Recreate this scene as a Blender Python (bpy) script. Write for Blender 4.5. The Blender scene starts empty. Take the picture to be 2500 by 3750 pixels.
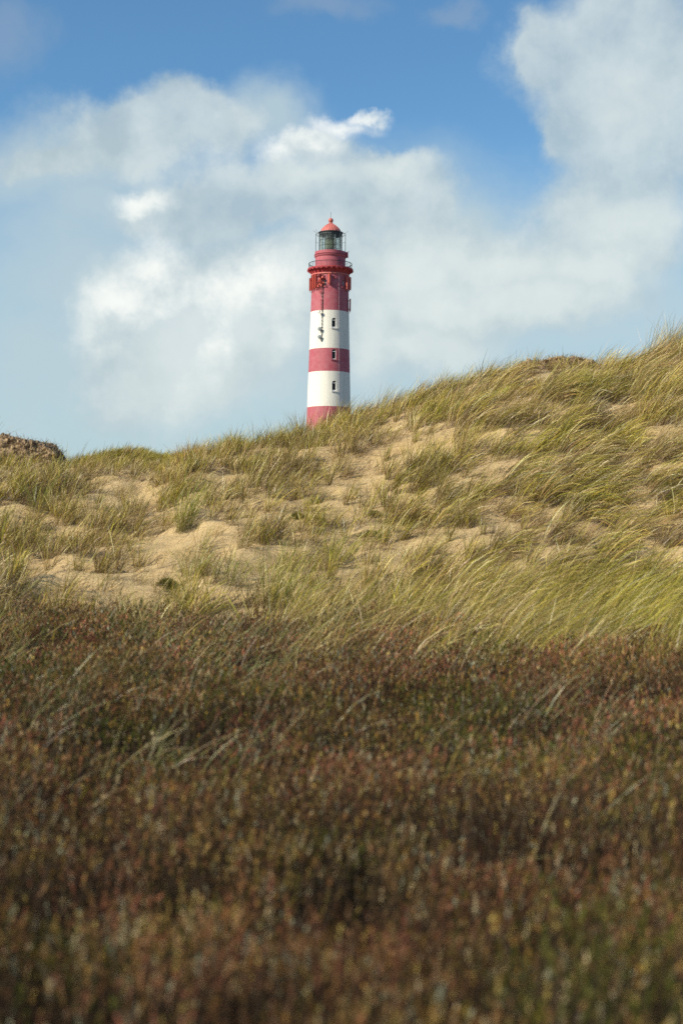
import bpy, bmesh, math
import numpy as np
from mathutils import Vector, Matrix

R = math.radians
rng = np.random.default_rng(7)
C = bpy.context.scene.collection
sc = bpy.context.scene

# ---------------------------------------------------------------- camera
CAM_H = 1.55
F = 5208.3
PITCH = math.atan(100 / F)
ROLL = 0.0107
cam_rot = Matrix.Rotation(R(90) + PITCH, 3, 'X') @ Matrix.Rotation(ROLL, 3, 'Z')
cd = bpy.data.cameras.new('camera')
cam = bpy.data.objects.new('camera', cd); C.objects.link(cam)
cam.matrix_world = Matrix.Translation((0, 0, CAM_H)) @ cam_rot.to_4x4()
cd.sensor_fit = 'VERTICAL'; cd.sensor_height = 36; cd.sensor_width = 24; cd.lens = 50
cd.clip_start = 0.05; cd.clip_end = 12000
cd.dof.use_dof = True; cd.dof.focus_distance = 75; cd.dof.aperture_fstop = 1.7
sc.camera = cam


def ray(X, Y):
    return cam_rot @ Vector((X - 1250, 1875 - Y, -F)).normalized()


def on_plane(X, Y, y):
    d = ray(X, Y)
    t = y / d.y
    return Vector((d.x * t, y, CAM_H + d.z * t))


# ---------------------------------------------------------------- numpy noise
def _hash(ix, iy, seed):
    h = (ix.astype(np.int64) * 374761393 + iy.astype(np.int64) * 668265263 + seed * 974634777) & 0x7fffffff
    h = ((h ^ (h >> 13)) * 1274126177) & 0x7fffffff
    h = h ^ (h >> 16)
    return (h & 0xffff) / 65535.0


def vnoise(x, y, seed=0):
    x = np.asarray(x, float); y = np.asarray(y, float)
    ix = np.floor(x); iy = np.floor(y)
    fx = x - ix; fy = y - iy
    fx = fx * fx * fx * (fx * (fx * 6 - 15) + 10); fy = fy * fy * fy * (fy * (fy * 6 - 15) + 10)
    a = _hash(ix, iy, seed); b = _hash(ix + 1, iy, seed)
    c = _hash(ix, iy + 1, seed); d = _hash(ix + 1, iy + 1, seed)
    return a + (b - a) * fx + (c - a) * fy + (a - b - c + d) * fx * fy


def fbm(x, y, seed=0, octaves=3):
    v = 0; a = 0.5; n = 0
    for k in range(octaves):
        v = v + a * vnoise(np.asarray(x) * 2 ** k + 13.7 * k, np.asarray(y) * 2 ** k - 7.1 * k, seed + k)
        n += a; a *= 0.5
    return v / n


def sstep(a, b, x):
    t = np.clip((np.asarray(x, float) - a) / (b - a), 0, 1)
    return t * t * (3 - 2 * t)


# ---------------------------------------------------------------- terrain height
RX = np.array([-900, -300, 0, 120, 200, 260, 380, 520, 620, 700, 850, 1000, 1130, 1250, 1400, 1550, 1620, 1750, 1900, 2000, 2150, 2230, 2350, 2500, 2900, 3600])
RY = np.array([1660, 1680, 1705, 1716, 1716, 1710, 1710, 1728, 1720, 1676, 1650, 1620, 1584, 1552, 1508, 1460, 1440, 1404, 1370, 1358, 1360, 1374, 1334, 1300, 1256, 1230])


def ridge_dist(a):
    return 43.0 + 9.0 * a + 1.2 * np.sin(a * 31 + 1.0)


def dune_z(x, y):
    x = np.asarray(x, float); y = np.asarray(y, float)
    ys = np.maximum(y, 1.0)
    a = np.clip(x / ys, -0.6, 0.6)
    X = 1250 + F * a
    Yr = np.interp(X, RX, RY)
    e = (1975 + 0.0107 * (X - 1250) - Yr) / F
    yr = ridge_dist(a)
    zr = CAM_H + yr * e
    near = 0.10 * sstep(3, 20, y) + 0.25 * (fbm(x / 4.0, y / 4.0, 3, 3) - 0.5) * sstep(2, 7, y)
    y0 = 20.5 + 1.2 * np.sin(x * 0.35) - 2.0 * sstep(0.05, 0.2, a)
    t = (ys - y0) / (yr - y0)
    tc = np.clip(t, 0, 1)
    s = 0.35 * tc + 0.65 * (tc * tc * (3 - 2 * tc))
    s = s * (1.0 - 0.0 * tc)
    z = near + (zr - near) * s
    # hollows and hummocks of blown sand on the face
    amp = np.clip(t * 5, 0, 1) * np.clip((1 - t) * 4.0, 0.0, 1)
    hum = (fbm(x / 3.6, y / 3.0, 11, 3) - 0.5) * 0.60 + (fbm(x / 0.8, y / 0.7, 21, 3) - 0.5) * 0.34
    # little scarps where the wind has undercut the turf
    sc_ = fbm(x / 2.0 + 9, y / 1.6, 23, 3)
    hum = hum + 0.13 * (sstep(0.50, 0.55, sc_) - 0.5)
    z = z + hum * amp
    z = z + (fbm(x / 1.1, y / 1.1, 31, 2) - 0.5) * 0.22 * np.exp(-((t - 1) / 0.15) ** 2)
    # lee side
    back = np.clip(t - 1, 0, None) * (yr - y0)
    drop = 4.2 * sstep(0, 16, back) + 0.012 * back * np.exp(-back / 900)
    z = z - np.where(t > 1, drop * (0.5 + 0.5 * sstep(1, 7, zr)), 0)
    far = 2.0 + 2.4 * (fbm(x / 45, y / 45, 5, 3) - 0.5) * 2
    z = np.where(t > 1, z + (far - z) * sstep(18, 60, back), z)
    # far grassed dune seen in the saddle
    fd = sstep(-23.5, -18.0, x) * (1 - sstep(-11.5, 2, x)) * np.exp(-((y - 95) / 9.0) ** 2)
    crest = 4.15 + 0.75 * np.exp(-((x + 14.6) / 2.3) ** 2) + 0.5 * (fbm(x / 2.5, y / 3.5, 8, 2) - 0.5)
    z = z + fd * crest
    # hill that carries the lighthouse
    hh = 14.6 * np.exp(-(((x + 2.2) / 34) ** 2 + ((y - 262) / 34) ** 2))
    z = z + hh
    flat = 1.2 + 2.0 * (fbm(x / 30, y / 30, 17, 3) - 0.5)
    z = np.where(y < 3, near + (0.15 * (fbm(x / 5, y / 5, 19, 2) - 0.5)) * sstep(0, -6, y) + 0 * flat, z)
    # sink to a level plain far away
    r = np.sqrt(x * x + y * y)
    z = z * (1 - sstep(500, 1500, r)) - 2.0 * sstep(500, 1500, r)
    return z


def hit(X, Y, start=4.0):
    """where the ray of a photo pixel meets the dune"""
    d = ray(X, Y)
    ts = np.arange(start, 58, 0.05)
    xs = d.x * ts; ys = d.y * ts; zs = CAM_H + d.z * ts
    k = np.nonzero(zs < dune_z(xs, ys))[0]
    if len(k) == 0:
        return None
    k = k[0]
    return Vector((xs[k], ys[k], float(dune_z(xs[k], ys[k]))))


# ---------------------------------------------------------------- tagging
def tag(o, label=None, cat=None, group=None, kind=None):
    if label: o['label'] = label
    if cat: o['category'] = cat
    if group: o['group'] = group
    if kind: o['kind'] = kind
    return o


def empty(name, loc):
    o = bpy.data.objects.new(name, None); C.objects.link(o); o.location = loc
    return o


# ---------------------------------------------------------------- materials
def newmat(name):
    m = bpy.data.materials.new(name); m.use_nodes = True
    nt = m.node_tree
    return m, nt, nt.nodes['Principled BSDF'], nt.nodes['Material Output']


def N(nt, typ, **kw):
    n = nt.nodes.new(typ)
    for k, v in kw.items():
        if k in ('ins',):
            for i, val in v.items(): n.inputs[i].default_value = val
        else: setattr(n, k, v)
    return n


def plain(name, col, rough=0.5, metal=0.0, var=0.15, scale=6.0, bump=0.0):
    m, nt, b, out = newmat(name)
    tc = N(nt, 'ShaderNodeTexCoord')
    no = N(nt, 'ShaderNodeTexNoise', ins={'Scale': scale, 'Detail': 5.0, 'Roughness': 0.6})
    nt.links.new(tc.outputs['Object'], no.inputs['Vector'])
    cr = N(nt, 'ShaderNodeValToRGB')
    cr.color_ramp.elements[0].position = 0.3; cr.color_ramp.elements[1].position = 0.7
    cr.color_ramp.elements[0].color = (*[c * (1 - var) for c in col], 1)
    cr.color_ramp.elements[1].color = (*[min(1, c * (1 + var)) for c in col], 1)
    nt.links.new(no.outputs['Fac'], cr.inputs['Fac'])
    nt.links.new(cr.outputs['Color'], b.inputs['Base Color'])
    b.inputs['Roughness'].default_value = rough; b.inputs['Metallic'].default_value = metal
    if bump:
        bp = N(nt, 'ShaderNodeBump', ins={'Strength': bump, 'Distance': 0.02})
        nt.links.new(no.outputs['Fac'], bp.inputs['Height']); nt.links.new(bp.outputs['Normal'], b.inputs['Normal'])
    return m


def blade_mat(name, transl=0.3, rough=0.45, spec=0.35):
    m, nt, b, out = newmat(name)
    at = N(nt, 'ShaderNodeAttribute', attribute_name='tint')
    nt.links.new(at.outputs['Color'], b.inputs['Base Color'])
    b.inputs['Roughness'].default_value = rough
    b.inputs['Specular IOR Level'].default_value = spec
    tr = N(nt, 'ShaderNodeBsdfTranslucent')
    nt.links.new(at.outputs['Color'], tr.inputs['Color'])
    mx = N(nt, 'ShaderNodeMixShader', ins={0: transl})
    nt.links.new(b.outputs[0], mx.inputs[1]); nt.links.new(tr.outputs[0], mx.inputs[2])
    nt.links.new(mx.outputs[0], out.inputs['Surface'])
    return m


M_GRASS = blade_mat('marram_blades', 0.14, 0.38, 0.45)
M_HEATH = blade_mat('heather_sprigs', 0.15, 0.75, 0.15)


def sand_mat():
    m, nt, b, out = newmat('dune_ground')
    tc = N(nt, 'ShaderNodeTexCoord')
    L = nt.links.new
    n1 = N(nt, 'ShaderNodeTexNoise', ins={'Scale': 0.9, 'Detail': 6.0, 'Roughness': 0.62})
    n2 = N(nt, 'ShaderNodeTexNoise', ins={'Scale': 26.0, 'Detail': 6.0, 'Roughness': 0.7})
    n3 = N(nt, 'ShaderNodeTexNoise', ins={'Scale': 9.0, 'Detail': 7.0, 'Roughness': 0.75, 'Distortion': 0.6})
    for n in (n1, n2, n3): L(tc.outputs['Object'], n.inputs['Vector'])
    mp = N(nt, 'ShaderNodeMapping'); mp.inputs['Scale'].default_value = (1.0, 3.2, 2.0)
    mp.inputs['Rotation'].default_value = (0, 0, R(12))
    L(tc.outputs['Object'], mp.inputs['Vector'])
    wv = N(nt, 'ShaderNodeTexWave', ins={'Scale': 1.6, 'Distortion': 5.0, 'Detail': 3.0, 'Detail Scale': 1.6})
    wv.bands_direction = 'Y'
    L(mp.outputs[0], wv.inputs['Vector'])
    cr = N(nt, 'ShaderNodeValToRGB'); e = cr.color_ramp.elements
    e[0].position = 0.32; e[0].color = (0.50, 0.350, 0.170, 1)
    e[1].position = 0.68; e[1].color = (0.61, 0.450, 0.235, 1)
    L(n1.outputs['Fac'], cr.inputs['Fac'])
    # bits of dry litter on the sand
    lt = N(nt, 'ShaderNodeValToRGB'); e = lt.color_ramp.elements
    e[0].position = 0.55; e[0].color = (0, 0, 0, 1); e[1].position = 0.63; e[1].color = (1, 1, 1, 1)
    L(n3.outputs['Fac'], lt.inputs['Fac'])
    at = N(nt, 'ShaderNodeAttribute', attribute_name='litter')
    sp = N(nt, 'ShaderNodeSeparateColor'); L(at.outputs['Color'], sp.inputs[0])
    ma = N(nt, 'ShaderNodeMath', operation='MULTIPLY_ADD', ins={1: 0.62, 2: 0.14}); L(sp.outputs[0], ma.inputs[0])
    mu = N(nt, 'ShaderNodeMath', operation='MULTIPLY'); L(ma.outputs[0], mu.inputs[0]); L(lt.outputs['Color'], mu.inputs[1])
    mx = N(nt, 'ShaderNodeMix', data_type='RGBA'); mx.inputs['B'].default_value = (0.16, 0.100, 0.055, 1)
    L(mu.outputs[0], mx.inputs['Factor']); L(cr.outputs['Color'], mx.inputs['A'])
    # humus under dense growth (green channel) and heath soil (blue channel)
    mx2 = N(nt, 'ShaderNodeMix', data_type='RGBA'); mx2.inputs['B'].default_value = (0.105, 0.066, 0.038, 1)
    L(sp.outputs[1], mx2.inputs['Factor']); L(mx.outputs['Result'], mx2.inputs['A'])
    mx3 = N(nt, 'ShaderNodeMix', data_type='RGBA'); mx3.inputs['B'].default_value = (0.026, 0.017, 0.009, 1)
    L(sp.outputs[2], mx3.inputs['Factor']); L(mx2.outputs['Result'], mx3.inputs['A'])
    L(mx3.outputs['Result'], b.inputs['Base Color'])
    b.inputs['Roughness'].default_value = 0.95; b.inputs['Specular IOR Level'].default_value = 0.1
    h = N(nt, 'ShaderNodeMath', operation='MULTIPLY_ADD', ins={1: 0.4}); L(n2.outputs['Fac'], h.inputs[0]); L(n3.outputs['Fac'], h.inputs[2])
    h2 = N(nt, 'ShaderNodeMath', operation='MULTIPLY_ADD', ins={1: 0.22}); L(wv.outputs['Fac'], h2.inputs[0]); L(h.outputs[0], h2.inputs[2])
    bp = N(nt, 'ShaderNodeBump', ins={'Strength': 0.8, 'Distance': 0.07}); L(h2.outputs[0], bp.inputs['Height'])
    L(bp.outputs['Normal'], b.inputs['Normal'])
    return m


# ---------------------------------------------------------------- where things grow
def to_px(x, y, z):
    ys = np.maximum(y, 0.5)
    X = 1250 + F * x / ys
    Y = 1975 + 0.0107 * (X - 1250) - F * (z - CAM_H) / ys
    return X, Y


BARE = [  # photo positions of open sand: centre, half sizes, strength
    (430, 1800, 130, 45, 1.0), (480, 1735, 110, 16, 1.0), (420, 1725, 150, 14, .9), (700, 1950, 120, 35, .6), (860, 1870, 90, 25, .6),
    (1000, 2090, 90, 60, .5), (600, 2010, 160, 40, .7), (350, 2200, 160, 40, .6), (560, 2230, 140, 35, .5),
    (680, 2090, 120, 45, .7), (1200, 1900, 150, 40, .8), (1330, 1960, 80, 30, .7), (1450, 1590, 70, 22, 1.0),
    (1570, 1620, 60, 22, .9), (1380, 1700, 90, 18, .6), (1330, 1800, 120, 30, .6), (1930, 1365, 70, 22, 1.0), (2030, 1390, 60, 20, .9),
    (1700, 1900, 80, 25, .5), (2370, 1790, 90, 20, .5), (880, 1780, 70, 16, .7), (1040, 1800, 60, 20, .5),
    (1150, 2200, 70, 45, .8), (160, 1960, 110, 22, .6), (200, 2060, 70, 30, .6), (930, 2120, 90, 25, .6),
    (1750, 2080, 60, 20, .5), (640, 2160, 80, 25, .6), (2130, 1930, 60, 20, .4), (1480, 1640, 130, 14, .7), (1850, 1930, 60, 14, .5),
    (80, 1740, 60, 25, .5), (1240, 1840, 60, 18, .7), (1640, 1790, 60, 12, .4)]
THICK = [(150, 1900, 110, 40, .7), (60, 2010, 100, 60, .8), (250, 2080, 110, 50, .5), (950, 1720, 120, 30, .8), (200, 1790, 80, 40, .6),
         (1200, 1650, 120, 18, .6), (680, 1760, 80, 30, .6), (1700, 1480, 200, 60, .6), (350, 1990, 80, 30, .4)]


BARE += [(1930, 1368, 60, 24, 1.6), (2040, 1362, 60, 22, 1.6), (2130, 1366, 50, 22, 1.5), (60, 1712, 150, 22, 1.5), (190, 1716, 60, 18, 1.2), (420, 1716, 170, 13, 1.5), (1120, 1585, 60, 14, 1.1), (1000, 1612, 50, 10, .6)]


def cover(x, y, z=None):
    if z is None: z = dune_z(x, y)
    X, Y = to_px(x, y, z)
    d = 0.52 + 0.50 * sstep(1200, 1800, X)
    d = d + 0.35 * sstep(2180, 2330, Y)
    d = d + 1.5 * (fbm(x / 1.3, y / 1.5, 41, 3) - 0.5) * (1 - 0.35 * sstep(1500, 2000, X))
    for cx, cy, rx, ry, w in BARE:
        d = d - 1.0 * w * np.exp(-(((X - cx) / rx) ** 2 + ((Y - cy) / ry) ** 2))
    for cx, cy, rx, ry, w in THICK:
        d = d + w * np.exp(-(((X - cx) / rx) ** 2 + ((Y - cy) / ry) ** 2))
    return np.clip(d, 0, 1)


def heath_mask(x, y):
    a = x / np.maximum(y, 1)
    edge = 20.3 + 6.5 * (fbm(x / 1.5, y / 3.0, 51, 3) - 0.5) + 3.0 * (vnoise(x / 4.5, 0 * y, 53) - 0.5) - 0.6 * sstep(0.02, 0.12, a) - 1.7 + 1.6 * np.exp(-((a + 0.21) / 0.06) ** 2)
    return 1 - sstep(edge - 0.9, edge + 0.7, y)


# ---------------------------------------------------------------- terrain mesh
def axis(lo, hi, step, grow, end):
    a = list(np.arange(lo, hi + 1e-6, step)); s = step
    r = []
    p = hi
    while p < end:
        s *= grow; p += s; r.append(p)
    l = []
    s = step; p = lo
    while p > -end:
        s *= grow; p -= s; l.append(p)
    return np.array(l[::-1] + a + r)


def mesh_np(name, verts, faces_flat, loops_per, mat, parent=None, attr=None, attr_name='tint', smooth=False):
    me = bpy.data.meshes.new(name)
    nv = len(verts); nf = len(loops_per)
    me.vertices.add(nv); me.vertices.foreach_set('co', np.ascontiguousarray(verts, np.float32).ravel())
    me.loops.add(len(faces_flat)); me.loops.foreach_set('vertex_index', np.ascontiguousarray(faces_flat, np.int32))
    me.polygons.add(nf)
    starts = np.concatenate([[0], np.cumsum(loops_per)[:-1]]).astype(np.int32)
    me.polygons.foreach_set('loop_start', starts)
    me.polygons.foreach_set('use_smooth', np.full(nf, smooth))
    me.update(calc_edges=True)
    if attr is not None:
        ca = me.color_attributes.new(attr_name, 'FLOAT_COLOR', 'POINT')
        ca.data.foreach_set('color', np.ascontiguousarray(attr, np.float32).ravel())
    me.materials.append(mat)
    o = bpy.data.objects.new(name, me); C.objects.link(o)
    if parent: o.parent = parent
    return o


def scatter(y0, y1, per_m2, amax=0.285, pad=3.0):
    w1 = amax * y1 + pad
    n = int((y1 - y0) * 2 * w1 * per_m2)
    x = rng.uniform(-w1, w1, n); y = rng.uniform(y0, y1, n)
    k = np.abs(x) < amax * y + pad
    return x[k], y[k]


TX, TY = scatter(18.0, 47.5, 5.2)
TZ = dune_z(TX, TY); TC = cover(TX, TY, TZ)
_gap = vnoise(TX / 0.55, TY / 0.6, 45)
_k = (rng.random(len(TX)) < np.clip(TC * 1.25, 0, 1) * sstep(0.42, 0.60, _gap + 0.30 * TC)) & (rng.random(len(TX)) > heath_mask(TX, TY) * 0.85) & (TY - ridge_dist(TX / TY) < 3.5)
TX, TY, TZ, TC = TX[_k], TY[_k], TZ[_k], TC[_k]

gx = axis(-26, 26, 0.16, 1.12, 3500)
gy = axis(-2, 58, 0.16, 1.09, 3500)
GX, GY = np.meshgrid(gx, gy)
GZ = dune_z(GX, GY)
nx, ny = len(gx), len(gy)
V = np.stack([GX.ravel(), GY.ravel(), GZ.ravel()], 1)
ii, jj = np.meshgrid(np.arange(nx - 1), np.arange(ny - 1))
b0 = (jj * nx + ii).ravel()
Fq = np.stack([b0, b0 + 1, b0 + nx + 1, b0 + nx], 1)
cov = cover(GX, GY, GZ)
hm = heath_mask(GX, GY)
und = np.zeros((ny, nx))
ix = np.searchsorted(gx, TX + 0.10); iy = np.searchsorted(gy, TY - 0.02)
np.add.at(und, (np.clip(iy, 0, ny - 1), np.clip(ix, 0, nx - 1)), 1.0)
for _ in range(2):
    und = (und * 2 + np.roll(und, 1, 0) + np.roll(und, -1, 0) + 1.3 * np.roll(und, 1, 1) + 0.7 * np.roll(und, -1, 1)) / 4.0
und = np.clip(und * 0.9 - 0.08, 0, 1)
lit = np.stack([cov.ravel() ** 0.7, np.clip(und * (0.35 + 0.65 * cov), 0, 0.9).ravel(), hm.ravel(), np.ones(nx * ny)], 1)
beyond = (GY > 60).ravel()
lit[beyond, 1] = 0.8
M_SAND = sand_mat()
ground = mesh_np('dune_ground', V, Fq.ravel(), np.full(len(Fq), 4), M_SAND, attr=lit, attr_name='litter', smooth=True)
tag(ground, 'pale sand dune rising behind the dark heath', None, None, 'structure')


# ---------------------------------------------------------------- grass blades
def blades(base, length, width, th0, thb, az, azb, tint0, tint1, seg=4, curl=None):
    """base (n,3); th = angle from vertical; az = direction of lean; tints linear rgb at foot and tip"""
    n = len(base)
    s = np.linspace(0, 1, seg + 1)
    P = np.zeros((n, seg + 1, 3)); P[:, 0] = base
    T = np.zeros((n, seg + 1, 3))
    for k in range(seg + 1):
        sm = s[k]
        th = np.minimum(th0 + thb * sm ** 1.4, 2.3)
        a = az + azb * sm
        T[:, k] = np.stack([np.sin(th) * np.cos(a), np.sin(th) * np.sin(a), np.cos(th)], 1)
        if k:
            P[:, k] = P[:, k - 1] + 0.5 * (T[:, k - 1] + T[:, k]) * (length / seg)[:, None]
    # blade width direction: perpendicular to the tangent, random spin
    rnd = rng.normal(size=(n, 3)); rnd[:, 0] += 0.8
    W = np.cross(T.reshape(-1, 3), np.repeat(rnd, seg + 1, 0)).reshape(n, seg + 1, 3)
    W /= np.linalg.norm(W, axis=2, keepdims=True) + 1e-9
    prof = np.array([0.75, 1.0, 0.9, 0.65, 0.4, 0.2])[:seg] if seg <= 5 else np.ones(seg)
    Lf = P[:, :seg] - W[:, :seg] * (0.5 * width[:, None, None] * prof[None, :, None])
    Rt = P[:, :seg] + W[:, :seg] * (0.5 * width[:, None, None] * prof[None, :, None])
    per = 2 * seg + 1
    VV = np.zeros((n, per, 3))
    VV[:, 0:2 * seg:2] = Lf; VV[:, 1:2 * seg:2] = Rt; VV[:, 2 * seg] = P[:, seg]
    off = (np.arange(n) * per)[:, None]
    q = []
    for k in range(seg - 1):
        q += [2 * k, 2 * k + 1, 2 * k + 3, 2 * k + 2]
    q += [2 * seg - 2, 2 * seg - 1, 2 * seg]
    FF = (off + np.array(q)[None]).ravel()
    LP = np.tile(np.array([4] * (seg - 1) + [3]), n)
    ss = np.concatenate([np.repeat(s[:seg], 2), [1.0]])
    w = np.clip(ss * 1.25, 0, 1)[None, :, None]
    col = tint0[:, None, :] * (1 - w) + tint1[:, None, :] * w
    A = np.concatenate([col, np.ones((n, per, 1))], 2)
    return VV.reshape(-1, 3), FF, LP, A.reshape(-1, 4)


def merge(parts):
    vs, fs, ls, cs = [], [], [], []; o = 0
    for v, f, l, c in parts:
        vs.append(v); fs.append(f + o); ls.append(l); cs.append(c); o += len(v)
    return np.concatenate(vs), np.concatenate(fs), np.concatenate(ls), np.concatenate(cs)


GREEN = np.array([[0.280, 0.245, 0.022], [0.370, 0.310, 0.030], [0.190, 0.205, 0.024], [0.470, 0.375, 0.055]])
STRAW = np.array([[0.580, 0.420, 0.140], [0.340, 0.215, 0.075], [0.700, 0.540, 0.240], [0.260, 0.165, 0.070]])
DEAD = np.array([[0.150, 0.095, 0.058], [0.075, 0.046, 0.032], [0.330, 0.235, 0.135], [0.105, 0.068, 0.048]])
FOOT = np.array([0.260, 0.150, 0.060])


def pick(pal, n, jit=0.18):
    c = pal[rng.integers(0, len(pal), n)]
    return np.clip(c * (1 + rng.normal(0, jit, (n, 1))) * (1 + rng.normal(0, 0.05, (n, 3))), 0.005, 0.8)


def green_mix(n, g):
    """mix of living and straw blades; g (n,) is the living share"""
    c = pick(STRAW, n); live = rng.random(n) < g
    c[live] = pick(GREEN, int(live.sum()))
    return c


def tuft_blades(cx, cy, cz, n_each, L, spread, lean, g, wsc=1.0, rad=0.12, az0=0.0, on_ground=True, shade=None):
    """arrays per tuft -> blades (living, rather upright, bent by the wind from the left)"""
    idx = np.repeat(np.arange(len(cx)), n_each); n = len(idx)
    r = rad[idx] * np.sqrt(rng.random(n)); ph = rng.random(n) * 2 * np.pi
    bx = cx[idx] + r * np.cos(ph); by = cy[idx] + r * np.sin(ph)
    bz = (dune_z(bx, by) if on_ground else cz[idx]) - 0.02
    base = np.stack([bx, by, bz], 1)
    # own direction outwards + wind towards +x
    ox = np.cos(ph) * spread[idx] * (0.3 + r / rad[idx]) + lean[idx] * np.cos(az0) + rng.normal(0, 0.10, n)
    oy = np.sin(ph) * spread[idx] * (0.3 + r / rad[idx]) + lean[idx] * np.sin(az0) + rng.normal(0, 0.10, n)
    az = np.arctan2(oy, ox); th0 = np.clip(np.hypot(ox, oy), 0, 1.35)
    thb = rng.gamma(2.0, 0.22, n) + lean[idx] * 0.75
    ln = L[idx] * np.clip(rng.normal(0.85, 0.2, n), 0.3, 1.35)
    wd = wsc * rng.uniform(0.0042, 0.0085, n)
    tip = green_mix(n, g[idx])
    if shade is not None: tip = tip * shade[idx][:, None]
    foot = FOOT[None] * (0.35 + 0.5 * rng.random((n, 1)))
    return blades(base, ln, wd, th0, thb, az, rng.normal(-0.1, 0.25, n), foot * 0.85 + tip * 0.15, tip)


def dead_blades(cx, cy, n_each, L, rad, az0=-0.2):
    idx = np.repeat(np.arange(len(cx)), n_each); n = len(idx)
    r = rad[idx] * np.sqrt(rng.random(n)) * 1.3; ph = rng.random(n) * 2 * np.pi
    bx = cx[idx] + r * np.cos(ph) + 0.06; by = cy[idx] + r * np.sin(ph)
    base = np.stack([bx, by, dune_z(bx, by) + 0.01], 1)
    az = az0 + rng.normal(0, 0.75, n)
    th0 = rng.uniform(0.55, 1.35, n)
    thb = rng.uniform(0.1, 0.7, n)
    ln = L[idx] * rng.uniform(0.35, 0.95, n)
    wd = rng.uniform(0.004, 0.009, n)
    c = pick(DEAD, n, 0.25)
    st = rng.random(n) < 0.16
    c[st] = pick(STRAW, int(st.sum()))
    return blades(base, ln, wd, th0, thb, az, rng.normal(0, 0.5, n), c * 0.8, c)


parts = []
# face of the dune
x, y, z, c = TX, TY, TZ, TC
X, Y = to_px(x, y, z)
right = sstep(1150, 1800, X)
n = len(x)
vig = np.clip(0.35 + 1.1 * rng.random(n) ** 1.5, 0.35, 1.45) * (0.75 + 0.5 * vnoise(x / 1.2, y / 1.2, 47))     # vigour: few big tufts, many small
gn = np.clip(0.52 + 1.3 * (fbm(x / 2.2, y / 2.2, 61, 3) - 0.5) + rng.normal(0, 0.18, n), 0.02, 1.0)
lean = 0.16 + 0.50 * right + rng.normal(0, 0.12, n) + 0.6 * (fbm(x / 3, y / 3, 71, 2) - 0.5)
crest = np.exp(-((y - ridge_dist(x / y)) / 1.2) ** 2)
lean = np.clip(lean * (1 - 0.45 * crest), 0.0, 0.95)
L = (0.66 + 0.26 * right) * (0.55 + 0.45 * vig) * (0.85 + 0.3 * c) * (1 - 0.28 * crest)
cnt = np.clip((14 + 50 * c * (0.55 + 0.45 * right)) * vig, 4, 120).astype(int)
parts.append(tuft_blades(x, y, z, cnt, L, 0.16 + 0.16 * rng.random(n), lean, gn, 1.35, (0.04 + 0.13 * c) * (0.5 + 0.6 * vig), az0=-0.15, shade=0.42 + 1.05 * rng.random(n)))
k = rng.random(n) < 0.95
parts.append(dead_blades(x[k] + 0.12, y[k], ((12 + 36 * c) * np.clip(vig, .5, 1.3))[k].astype(int), (0.30 + 0.34 * c * vig)[k], (0.12 + 0.26 * c)[k]))
# thin seedling stalks and litter strewn over open sand
x, y = scatter(19.5, 45, 10.0)
keep = rng.random(len(x)) < 0.75
x, y = x[keep], y[keep]; n = len(x)
keep = heath_mask(x, y) < 0.5; x, y = x[keep], y[keep]; n = len(x)
parts.append(dead_blades(x, y, rng.integers(2, 10, n), np.full(n, 0.36), np.full(n, 0.30)))
k = rng.random(n) < 0.34
x, y = x[k], y[k]; n = len(x)
parts.append(tuft_blades(x, y, dune_z(x, y), rng.integers(5, 24, n), 0.32 + 0.38 * rng.random(n), np.full(n, 0.25), 0.1 + 0.3 * rng.random(n), rng.random(n), 0.9, np.full(n, 0.08), az0=-0.1))
# young upright tufts dotted over the sand
x, y = scatter(19.0, 44, 2.1)
z = dune_z(x, y); c = cover(x, y, z); X, Y = to_px(x, y, z)
k = (rng.random(len(x)) < 1 - 0.7 * sstep(1500, 1900, X)) & (heath_mask(x, y) < 0.6) & (rng.random(len(x)) < 0.35 + c)
x, y, z = x[k], y[k], z[k]; n = len(x)
parts.append(tuft_blades(x, y, z, rng.integers(12, 42, n), 0.42 + 0.40 * rng.random(n), 0.10 + 0.14 * rng.random(n), 0.05 + 0.25 * rng.random(n),
                         0.45 + 0.55 * rng.random(n), 1.5, 0.04 + 0.07 * rng.random(n), az0=-0.1, shade=0.6 + 0.7 * rng.random(n)))
parts.append(dead_blades(x + 0.08, y, rng.integers(5, 16, n), np.full(n, 0.38), np.full(n, 0.16)))
# tall lush belt in front on the right, and fringe grass along the heath edge
x, y = scatter(12.0, 25.0, 10.0)
z = dune_z(x, y); X, Y = to_px(x, y, z)
m = sstep(1300, 1750, X + 500 * (fbm(x / 1.5, y / 1.5, 81, 2) - 0.5)) * sstep(15.0, 17.2, y + 5.0 * (fbm(x / 1.2, y / 1.2, 83, 2) - 0.5)) * (1 - sstep(22.5, 25, y))
m = np.maximum(m, (0.03 + (0.40 + 0.32 * sstep(700, 1300, X)) * sstep(0.47, 0.63, fbm(x / 1.5, y / 1.4, 85, 3))) * sstep(13.0, 18.0, y + 4.0 * (vnoise(x / 1.3, y / 1.3, 87) - 0.5)) * (1 - sstep(21.8, 23.2, y)))
keep = rng.random(len(x)) < m * 0.95
x, y, z, m = x[keep], y[keep], z[keep], m[keep]; n = len(x)
gn = np.clip(0.45 + 0.33 * sstep(0.4, 0.9, m) + 1.2 * (fbm(x / 1.6, y / 1.6, 91, 2) - 0.5), 0.05, 1)
parts.append(tuft_blades(x, y, z, (14 + 34 * m).astype(int), 0.55 + 0.55 * m + 0.15 * rng.random(n), 0.20 + 0.1 * rng.random(n),
                         np.clip(0.15 + 0.42 * m + rng.normal(0, 0.10, n), 0, 0.85), gn, 0.85, 0.10 + 0.1 * rng.random(n), az0=-0.1, shade=rng.uniform(0.5, 1.3, n)))
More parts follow.
